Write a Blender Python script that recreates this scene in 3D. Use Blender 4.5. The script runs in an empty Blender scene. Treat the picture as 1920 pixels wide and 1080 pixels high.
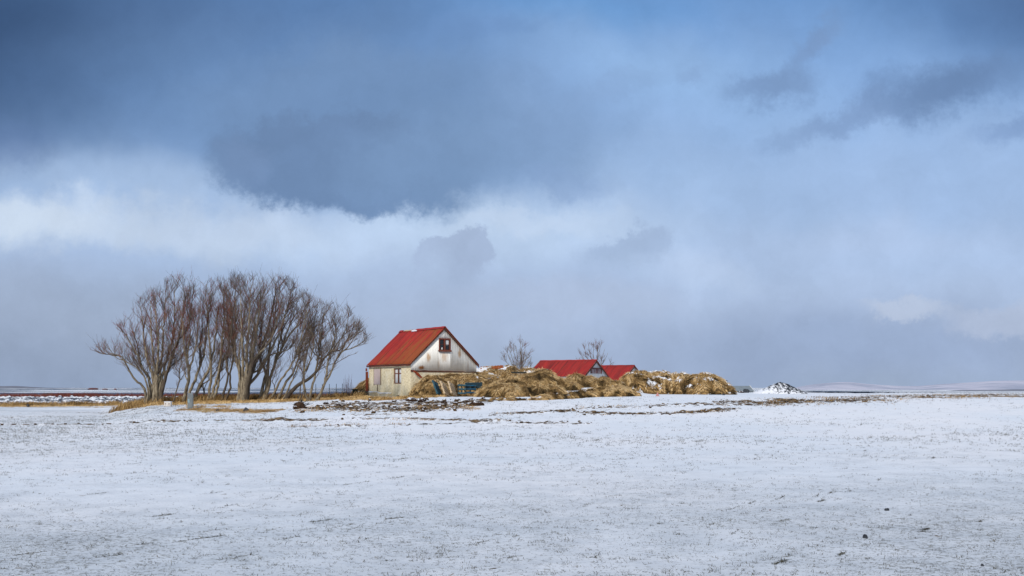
import bpy, bmesh, math, random
import numpy as np
from mathutils import Vector, Matrix, noise as mnoise

random.seed(7)
rng = np.random.default_rng(7)
scene = bpy.context.scene
COL = scene.collection
R = math.radians
CAMZ = 1.7
F = 1867.0          # focal length in 1920-px units (35 mm on a 36 mm sensor)
HZ = 727.0

# ------------------------------------------------------------------ helpers
def tag(o, label=None, cat=None, group=None, kind=None):
    if label: o['label'] = label
    if cat: o['category'] = cat
    if group: o['group'] = group
    if kind: o['kind'] = kind
    return o

def empty(name, loc=(0, 0, 0), rz=0.0):
    o = bpy.data.objects.new(name, None)
    o.empty_display_size = 0.2
    o.location = loc
    o.rotation_euler = (0, 0, rz)
    COL.objects.link(o)
    return o

def mesh_obj(name, verts, faces, mat, parent=None, smooth=False, attrs=None, loc=None):
    me = bpy.data.meshes.new(name)
    verts = np.asarray(verts, dtype=np.float32).reshape(-1, 3)
    if isinstance(faces, np.ndarray) and faces.ndim == 2:
        nf, k = faces.shape
        me.vertices.add(len(verts)); me.vertices.foreach_set('co', verts.ravel())
        me.loops.add(nf * k); me.loops.foreach_set('vertex_index', faces.astype(np.int32).ravel())
        me.polygons.add(nf)
        me.polygons.foreach_set('loop_start', np.arange(0, nf * k, k, dtype=np.int32))
        me.update(calc_edges=True)
    else:
        me.from_pydata([tuple(v) for v in verts], [], [tuple(f) for f in faces])
    if attrs:
        for an, av in attrs.items():
            a = me.attributes.new(an, 'FLOAT', 'POINT')
            a.data.foreach_set('value', np.asarray(av, dtype=np.float32))
    if smooth:
        me.polygons.foreach_set('use_smooth', np.ones(len(me.polygons), dtype=bool))
    me.validate()
    if mat: me.materials.append(mat)
    o = bpy.data.objects.new(name, me)
    COL.objects.link(o)
    if parent: o.parent = parent
    if loc is not None: o.location = loc
    return o

class MB:
    """collects pieces of ONE part"""
    def __init__(s): s.v = []; s.f = []
    def add(s, v, f):
        b = len(s.v); s.v += [tuple(p) for p in v]; s.f += [tuple(i + b for i in q) for q in f]; return s
    def box(s, c, size, M=None):
        x, y, z = [q / 2 for q in size]
        pts = [Vector((sx * x, sy * y, sz * z)) for sz in (-1, 1) for sx, sy in ((-1, -1), (1, -1), (1, 1), (-1, 1))]
        if M is not None: pts = [M @ p for p in pts]
        pts = [p + Vector(c) for p in pts]
        return s.add(pts, [(3, 2, 1, 0), (4, 5, 6, 7), (0, 1, 5, 4), (1, 2, 6, 5), (2, 3, 7, 6), (3, 0, 4, 7)])
    def tube(s, pts, rad, n=6, cap=True):
        pts = [Vector(p) for p in pts]
        if not hasattr(rad, '__len__'): rad = [rad] * len(pts)
        V = []; Fs = []
        for i, p in enumerate(pts):
            d = (pts[min(i + 1, len(pts) - 1)] - pts[max(i - 1, 0)]).normalized()
            a = d.cross(Vector((0.3, 0.9, 0.31))).normalized(); b = d.cross(a)
            for k in range(n):
                t = 2 * math.pi * k / n
                V.append(p + (a * math.cos(t) + b * math.sin(t)) * rad[i])
        for i in range(len(pts) - 1):
            for k in range(n):
                Fs.append((i * n + k, i * n + (k + 1) % n, (i + 1) * n + (k + 1) % n, (i + 1) * n + k))
        if cap:
            Fs.append(tuple(range(n))[::-1]); Fs.append(tuple((len(pts) - 1) * n + k for k in range(n)))
        return s.add(V, Fs)
    def build(s, name, mat, parent=None, smooth=False, bevel=0):
        o = mesh_obj(name, s.v, s.f, mat, parent, smooth)
        bm = bmesh.new(); bm.from_mesh(o.data); bmesh.ops.recalc_face_normals(bm, faces=bm.faces); bm.to_mesh(o.data); bm.free()
        if bevel:
            m = o.modifiers.new('bevel', 'BEVEL'); m.width = bevel; m.segments = 1
        return o

# vectorised value noise -------------------------------------------------
def _hash(ix, iy, seed):
    h = (ix.astype(np.int64) * 374761393 + iy.astype(np.int64) * 668265263 + seed * 1274126177) & 0xFFFFFFFF
    h = ((h ^ (h >> 13)) * 1274126177) & 0xFFFFFFFF
    return ((h ^ (h >> 16)) & 0xFFFFFF) / float(0xFFFFFF)
def vnoise(x, y, seed=0):
    ix = np.floor(x); iy = np.floor(y); fx = x - ix; fy = y - iy
    fx = fx * fx * (3 - 2 * fx); fy = fy * fy * (3 - 2 * fy)
    a = _hash(ix, iy, seed); b = _hash(ix + 1, iy, seed); c = _hash(ix, iy + 1, seed); d = _hash(ix + 1, iy + 1, seed)
    return (a + (b - a) * fx) * (1 - fy) + (c + (d - c) * fx) * fy
def fbm(x, y, octv=4, seed=0, gain=0.5):
    s = np.zeros_like(x, dtype=float); a = 1.0; t = 0
    for o in range(octv):
        s += a * (vnoise(x * 2 ** o + 17.3 * o, y * 2 ** o - 9.1 * o, seed + o) - 0.5); t += a; a *= gain
    return s / t * 2
def sstep(a, b, x):
    t = np.clip((x - a) / (b - a), 0, 1); return t * t * (3 - 2 * t)

# ------------------------------------------------------------------ terrain
def base_h(x, y):
    """smooth terrain height; works on arrays"""
    x = np.asarray(x, float); y = np.asarray(y, float)
    y1 = np.maximum(y, 1.0)
    px = 960 + F * x / y1
    T = np.interp(px, [-400, 190, 285, 420, 560, 700, 1250, 1920, 2600], [0.0, 0.0, 0.62, 0.78, 0.86, 1.06, 1.2, 0.98, 0.9])
    up = sstep(38, 62, y)
    left = np.interp(px, [190, 1150, 1300], [1.0, 1.0, 0.0])
    down_l = sstep(74, 100, y)
    h = T * up * (1 - left * down_l)
    h = h + 1.05 * np.exp(-((px - 1085) / 100) ** 4) * sstep(64.0, 76, y) * (1 - sstep(95, 130, y))
    # right plateau drops to the coastal plain
    h = h - (1 - left) * sstep(170, 900, y) * 4.2
    h = h + 0.05 * fbm(x / 9, y / 9, 3, 5) * sstep(20, 50, y)
    return h

def proj(x, y, z): return 960 + F * x / y, HZ - F * (z - CAMZ) / y
_ys = np.concatenate([np.arange(8, 130, 0.25), np.arange(130, 800, 4)])
def G(px, py):
    """the ground point seen at that direction of the photograph (first hit)"""
    xs = (px - 960) / F * _ys
    z = base_h(xs, _ys)
    pr = HZ - F * (z - CAMZ) / _ys
    i = int(np.argmax(pr <= py)) if np.any(pr <= py) else len(_ys) - 1
    return float(xs[i]), float(_ys[i]), float(z[i])
def gz(x, y): return float(base_h(np.array([x]), np.array([y]))[0])
def W(px, py, Y): return Vector(((px - 960) / F * Y, Y, CAMZ + (HZ - py) / F * Y))

# ------------------------------------------------------------------ materials
def new_mat(name):
    m = bpy.data.materials.new(name); m.use_nodes = True
    nt = m.node_tree; b = nt.nodes['Principled BSDF']
    b.inputs['Specular IOR Level'].default_value = 0.25
    return m, nt, b
class N:
    def __init__(s, nt): s.nt = nt
    def n(s, t, **kw):
        o = s.nt.nodes.new(t)
        for k, v in kw.items(): setattr(o, k, v)
        return o
    def link(s, a, b): s.nt.links.new(a, b)
    def val(s, x, sock):
        if isinstance(x, (int, float)): sock.default_value = x
        elif isinstance(x, (tuple, list)):
            sock.default_value = tuple(x) if len(sock.default_value) == len(x) else tuple(x) + (1.0,)
        else: s.link(x, sock)
    def math(s, op, a, b=None, c=None, clamp=False):
        o = s.n('ShaderNodeMath', operation=op, use_clamp=clamp)
        s.val(a, o.inputs[0])
        if b is not None: s.val(b, o.inputs[1])
        if c is not None: s.val(c, o.inputs[2])
        return o.outputs[0]
    def mix(s, f, a, b, blend='MIX'):
        o = s.n('ShaderNodeMix', data_type='RGBA', blend_type=blend)
        s.val(f, o.inputs[0]); s.val(a, o.inputs[6]); s.val(b, o.inputs[7]); return o.outputs[2]
    def ss(s, x, a, b, lo=0.0, hi=1.0):
        o = s.n('ShaderNodeMapRange', interpolation_type='SMOOTHSTEP')
        s.val(x, o.inputs[0]); s.val(a, o.inputs[1]); s.val(b, o.inputs[2]); s.val(lo, o.inputs[3]); s.val(hi, o.inputs[4])
        return o.outputs[0]
    def noise(s, vec, scale, detail=4, rough=0.55, dist=0.0):
        o = s.n('ShaderNodeTexNoise'); s.link(vec, o.inputs['Vector'])
        o.inputs['Scale'].default_value = scale; o.inputs['Detail'].default_value = detail
        o.inputs['Roughness'].default_value = rough; o.inputs['Distortion'].default_value = dist
        return o.outputs[0]
    def scale(s, vec, sc):
        o = s.n('ShaderNodeVectorMath', operation='MULTIPLY'); s.link(vec, o.inputs[0]); o.inputs[1].default_value = sc; return o.outputs[0]
    def coord(s, k='Object'):
        return s.n('ShaderNodeTexCoord').outputs[k]
    def attr(s, name): return s.n('ShaderNodeAttribute', attribute_name=name).outputs['Fac']
    def ramp(s, x, stops):
        o = s.n('ShaderNodeValToRGB'); s.link(x, o.inputs[0]); e = o.color_ramp.elements
        while len(e) < len(stops): e.new(0.5)
        for i, (p, c) in enumerate(stops): e[i].position = p; e[i].color = tuple(c) + (1,)
        return o.outputs[0]
    def bump(s, h, strength, dist, b):
        o = s.n('ShaderNodeBump'); s.link(h, o.inputs['Height']); o.inputs['Strength'].default_value = strength
        o.inputs['Distance'].default_value = dist; s.link(o.outputs[0], b.inputs['Normal'])

SNOW = (0.84, 0.85, 0.885)
def mat_simple(name, c1, c2, scale=4, rough=0.85, bump=0.3, bdist=0.01, stretch=(1, 1, 1), spec=0.2, metal=0.0, snow=0.0):
    m, nt, b = new_mat(name); n = N(nt)
    v = n.scale(n.coord(), stretch)
    a = n.noise(v, scale, 5, 0.6); a2 = n.noise(v, scale * 5.3, 3, 0.6)
    f = n.ss(n.math('ADD', n.math('MULTIPLY', a, 0.65), n.math('MULTIPLY', a2, 0.35)), 0.36, 0.64)
    c = n.mix(f, c1, c2)
    if snow > 0:
        nz = n.n('ShaderNodeSeparateXYZ'); n.link(n.n('ShaderNodeNewGeometry').outputs['Normal'], nz.inputs[0])
        sm = n.ss(n.math('ADD', nz.outputs[2], n.math('MULTIPLY', n.math('SUBTRACT', n.noise(n.coord(), 5, 4), 0.5), 1.6)), 1.0 - snow, 1.15 - snow)
        c = n.mix(sm, c, SNOW)
    n.link(c, b.inputs['Base Color'])
    b.inputs['Roughness'].default_value = rough; b.inputs['Metallic'].default_value = metal
    b.inputs['Specular IOR Level'].default_value = spec
    n.bump(a2, bump, bdist, b)
    return m

def mat_ground():
    m, nt, b = new_mat('snowy_ground'); n = N(nt)
    P = n.n('ShaderNodeNewGeometry').outputs['Position']
    soil, grass, fleck_shade, wet = n.attr('soil'), n.attr('grass'), n.attr('fleck_shade'), n.attr('wet')
    # snow with gentle hue drift
    big = n.noise(P, 0.09, 4, 0.6); mid = n.noise(P, 1.3, 5, 0.65)
    snow = n.mix(n.ss(big, 0.35, 0.65), (0.77, 0.80, 0.845), (0.86, 0.855, 0.875))
    thin = n.ss(n.math('ADD', fleck_shade, n.math('MULTIPLY', n.math('SUBTRACT', mid, 0.5), 0.7)), 0.35, 1.0)
    snow = n.mix(n.math('MULTIPLY', thin, 0.72), snow, (0.45, 0.49, 0.53))  # greys the snow: foreground darkening painted into its colour
    # stubble flecks poking through
    Pf = n.scale(P, (1.0, 1.35, 1.0))
    fine = n.noise(Pf, 9.0, 5, 0.72, 0.4); fine2 = n.noise(Pf, 31.0, 3, 0.7, 0.8)
    patch = n.noise(P, 0.33, 4, 0.6)
    fk = n.math('ADD', n.math('MULTIPLY', fine, 0.5), n.math('MULTIPLY', fine2, 0.5))
    thr = n.math('SUBTRACT', n.math('SUBTRACT', 0.74, n.math('MULTIPLY', patch, 0.16)), n.math('MULTIPLY', fleck_shade, 0.17))
    fm = n.ss(n.math('SUBTRACT', fk, thr), 0.0, 0.06)
    c = n.mix(n.math('MULTIPLY', fm, 0.8), snow, (0.09, 0.082, 0.06))
    c = n.mix(n.math('MULTIPLY', n.ss(mid, 0.45, 0.75), 0.16), c, (0.45, 0.47, 0.52))
    # dry grass showing
    gm = n.ss(n.math('ADD', n.math('SUBTRACT', grass, 0.5), n.math('MULTIPLY', n.math('SUBTRACT', n.noise(P, 3.1, 5, 0.7), 0.5), 1.5)), -0.1, 0.2)
    gcol = n.mix(n.ss(n.noise(P, 5.5, 4, 0.6), 0.35, 0.65), (0.30, 0.19, 0.075), (0.55, 0.38, 0.17))
    c = n.mix(gm, c, gcol)
    # turned soil / stones, snow on the tops
    sm = n.ss(n.math('ADD', n.math('SUBTRACT', n.math('MULTIPLY', soil, 1.45), 0.50), n.math('MULTIPLY', n.math('SUBTRACT', n.noise(n.scale(P, (1, 0.8, 2)), 4.2, 7, 0.74), 0.5), 3.6)), -0.03, 0.13)
    scol = n.mix(n.ss(n.noise(P, 4.0, 4), 0.4, 0.62), (0.04, 0.027, 0.017), (0.22, 0.145, 0.075))
    scol = n.mix(wet, scol, (0.035, 0.045, 0.065))
    c = n.mix(sm, c, scol)
    n.link(c, b.inputs['Base Color'])
    b.inputs['Roughness'].default_value = 0.9; b.inputs['Specular IOR Level'].default_value = 0.12
    h = n.math('ADD', n.math('MULTIPLY', mid, 0.6), n.math('MULTIPLY', fine, 0.5))
    n.bump(h, 0.55, 0.06, b)
    return m

def mat_blades(name, cols, rough=0.8):
    m, nt, b = new_mat(name); n = N(nt)
    r = n.attr('rnd')
    k = len(cols)
    c = n.ramp(r, [(i / (k - 1), q) for i, q in enumerate(cols)])
    n.link(c, b.inputs['Base Color']); b.inputs['Roughness'].default_value = rough
    b.inputs['Specular IOR Level'].default_value = 0.15
    return m

# ------------------------------------------------------------------ ground sheet
def seg_mask(x, y, pts, wy, seed, wob=0.6):
    """mask of a world polyline running across the view; wy half-width in y"""
    xs = np.array([p[0] for p in pts]); ys = np.array([p[1] for p in pts]); o = np.argsort(xs)
    yy = np.interp(x, xs[o], ys[o]) + wob * fbm(x / 2.5, y * 0, 3, seed)
    inside = sstep(xs.min() - 0.8, xs.min() + 0.8, x) * (1 - sstep(xs.max() - 0.8, xs.max() + 0.8, x))
    return np.exp(-((y - yy) / wy) ** 2) * inside

def gp(*pts): return [G(a, b)[:2] for a, b in pts]
LINES = [  # (polyline, half width m, soil strength, grass strength)
    (gp((0, 797), (340, 791), (480, 789), (640, 788)), 0.5, 0.42, 0.25),
    (gp((455, 789), (620, 789)), 0.5, 0.62, 0.3),
    (gp((0, 776), (160, 774), (330, 770)), 0.9, 0.30, 0.2),
    (gp((0, 784), (160, 782), (420, 781)), 0.7, 0.33, 0.2),
    (gp((540, 801), (660, 799), (740, 797), (880, 794)), 0.5, 0.45, 0.45),
    (gp((640, 780), (790, 779)), 0.4, 0.45, 0.2),
    (gp((660, 787), (760, 786), (850, 787), (960, 790)), 0.5, 0.56, 0.35),
    (gp((850, 786), (890, 790), (930, 793)), 0.7, 0.62, 0.4),
    (gp((915, 779), (1000, 774), (1080, 770)), 0.6, 0.60, 0.2),
    (gp((960, 793), (1050, 793), (1110, 794)), 0.5, 0.58, 0.2),
    (gp((1080, 776), (1140, 777), (1260, 776), (1330, 772), (1390, 768)), 0.7, 0.62, 0.2),
    (gp((1080, 766), (1180, 763), (1300, 760)), 0.8, 0.45, 0.1),
    (gp((1220, 762), (1350, 759), (1440, 760)), 0.8, 0.55, 0.15),
    (gp((1350, 755), (1400, 756), (1460, 757), (1530, 754)), 1.3, 0.66, 0.3),
    (gp((1440, 751), (1540, 753), (1640, 751)), 1.6, 0.60, 0.35),
    (gp((1600, 748), (1700, 744), (1800, 743), (1915, 741)), 3.5, 0.50, 0.2),
    (gp((1680, 746), (1740, 746), (1760, 747)), 2.0, 0.60, 0.3),
    # dark bank below the house, right of the trees
    (gp((585, 763), (680, 766), (780, 768), (880, 762)), 2.0, 0.60, 0.5),
    (gp((600, 760), (700, 759), (800, 757), (900, 755)), 2.0, 0.60, 0.15),
    (gp((750, 753), (800, 752)), 0.6, 1.0, 0.0),
    (gp((860, 757), (900, 754), (950, 750)), 1.0, 0.95, 0.2),
    (gp((560, 768), (610, 768), (660, 770)), 0.7, 0.50, 0.2),
]
GRASSB = [
    (gp((0, 763), (130, 763), (215, 762), (280, 759)), 2.6, 0.62),
    (gp((225, 756), (340, 757), (420, 753), (480, 752)), 2.0, 0.85),
    (gp((340, 768), (420, 771), (520, 772)), 1.3, 0.75),
    (gp((430, 752), (520, 752), (640, 751)), 1.8, 0.75),
    (gp((690, 750), (780, 748), (860, 743), (930, 741)), 1.6, 0.85),
]
def B(*pts): return [((a - 960) / F * y, y) for a, y in pts]
GRASSB[1] = (B((256, 67), (300, 64.5), (420, 63.5), (560, 64), (640, 64)), 2.6, 0.95)
GRASSB[3] = (B((560, 66), (640, 65), (690, 64)), 2.0, 0.75)
GRASSB[2] = (gp((335, 768), (420, 771), (520, 772)), 2.2, 0.75)
GRASSB.append((gp((345, 763), (400, 762), (450, 765)), 1.2, 0.6))
def rough_field(x, y):
    soil = np.zeros_like(x); grass = np.zeros_like(x)
    for i, (pts, wy, s, g) in enumerate(LINES):
        m = seg_mask(x, y, pts, wy, 100 + i)
        br = np.clip(0.55 + 0.9 * fbm(x / 1.4, y / 2.0, 3, 300 + i), 0, 1.2)
        soil = np.maximum(soil, m * min(1.0, s * 1.15) * (0.55 + 0.45 * br)); grass = np.maximum(grass, m * g * br)
    for i, (pts, wy, g) in enumerate(GRASSB):
        grass = np.maximum(grass, seg_mask(x, y, pts, wy, 200 + i) * g)
    return soil, grass

def build_ground():
    rows = [3.0]
    while rows[-1] < 28: rows.append(rows[-1] * 1.012)
    while rows[-1] < 135: rows.append(rows[-1] * 1.0036)
    while rows[-1] < 30000: rows.append(rows[-1] * 1.022)
    ys = np.array(rows); ts = np.linspace(-0.85, 0.85, 1150)
    Y, T = np.meshgrid(ys, ts, indexing='ij'); X = T * Y
    H = base_h(X, Y)
    soil, grass = rough_field(X, Y)
    px = 960 + F * T
    # left coastal plain: boulder belt, then low bars of snow
    lf = np.interp(px, [-600, 1150, 1280], [1, 1, 0])
    belt = sstep(92, 104, Y) * (1 - sstep(150, 175, Y)) * lf
    bars = sstep(170, 260, Y) * lf
    soil = np.maximum(soil, belt * 0.5)
    H = H + belt * 0.35 * np.abs(fbm(X / 1.6, Y / 3.0, 3, 41)) * 1.6
    H = H + bars * (0.55 * fbm(X / 70, Y / 30, 4, 51, 0.6) + 0.0)
    soil = np.maximum(soil, bars * np.clip(0.30 + 0.5 * fbm(X / 90, Y / 30, 4, 61), 0, 0.55))
    rt = (1 - lf) * sstep(100, 115, Y)
    soil = np.maximum(soil, rt * np.clip(0.27 + 0.3 * fbm(X / 16, Y / 10, 3, 66), 0, 0.5))
    # lumps: clods along the lines and in the bank
    lump = np.abs(fbm(X / 0.55, Y / 0.8, 3, 71))
    H = H + np.clip(soil, 0, 1) * 0.36 * lump * (Y < 135)
    H = H + grass * 0.10 * fbm(X / 0.8, Y / 0.9, 3, 81) * (Y < 135)
    # fine sastrugi on the near field
    H = H + 0.012 * fbm(X / 0.5, Y / 0.35, 3, 91) * (Y < 70)
    fleck_shade = 0.50 + 0.22 * fbm(X / 7, Y / 5, 3, 95)
    fleck_shade = fleck_shade + 0.30 * (1 - sstep(8.5, 22, Y)) - 0.08 * sstep(16, 24, Y) + 0.35 * np.clip((500 - px) / 900, 0, 1) * sstep(20, 34, Y)  # near rows: denser stubble plus painted darkening toward the viewer
    fleck_shade = fleck_shade - 0.35 * sstep(28, 40, Y) * sstep(560, 900, px)
    fleck_shade = fleck_shade * (Y < 120)
    wet = np.clip(belt + bars + rt, 0, 1)
    nr, nc = Y.shape
    V = np.stack([X, Y, H], -1).reshape(-1, 3)
    i = np.arange(nr * nc).reshape(nr, nc)
    Fc = np.stack([i[:-1, :-1], i[:-1, 1:], i[1:, 1:], i[1:, :-1]], -1).reshape(-1, 4)
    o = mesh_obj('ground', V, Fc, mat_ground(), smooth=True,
                 attrs=dict(soil=soil.ravel(), grass=grass.ravel(), fleck_shade=fleck_shade.ravel(), wet=wet.ravel()))
    tag(o, kind='structure')
build_ground()

# sea inlet behind the farm
m_water, nt, b = new_mat('cold_water'); n = N(nt)
wn = n.noise(n.scale(n.coord(), (0.02, 0.06, 1)), 1.0, 4)
n.link(n.mix(n.ss(wn, 0.4, 0.6), (0.03, 0.05, 0.085), (0.10, 0.14, 0.21)), b.inputs['Base Color'])
b.inputs['Roughness'].default_value = 0.55; b.inputs['Specular IOR Level'].default_value = 0.1
w = mesh_obj('water', [(-9000, 235, 0.07), (-0.02 * 235, 235, 0.07), (1500, 20000, 0.07), (-16000, 20000, 0.07)], [(0, 1, 2, 3)], m_water)
tag(w, kind='structure')
def flat_patch(name, pts, mat, dz=0.02):
    c = np.mean(np.array(pts), 0)
    V = [(c[0], c[1], gz(*c) + dz)]
    nn = len(pts)
    for p in pts: V.append((p[0], p[1], gz(*p) + dz))
    return mesh_obj(name, V, [(0, 1 + i, 1 + (i + 1) % nn) for i in range(nn)], mat)
# ponds of open water on the right
def pond(cx, cy, rx, ry, seed):
    rr = random.Random(seed); pts = []
    for k in range(40):
        a = 2 * math.pi * k / 40; q = 1 + 0.25 * math.sin(3 * a + seed) + rr.uniform(-.22, .22)
        pts.append((cx + rx * q * math.cos(a), cy + ry * q * math.sin(a)))
    z = max(gz(*p) for p in pts) + 0.06
    o = mesh_obj('pond', [(p[0], p[1], z) for p in pts], [tuple(range(40))], m_water); tag(o, kind='structure')
pond(0.338 * 118, 118, 5.2, 7, 1); pond(0.318 * 150, 150, 5.5, 14, 2)

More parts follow.
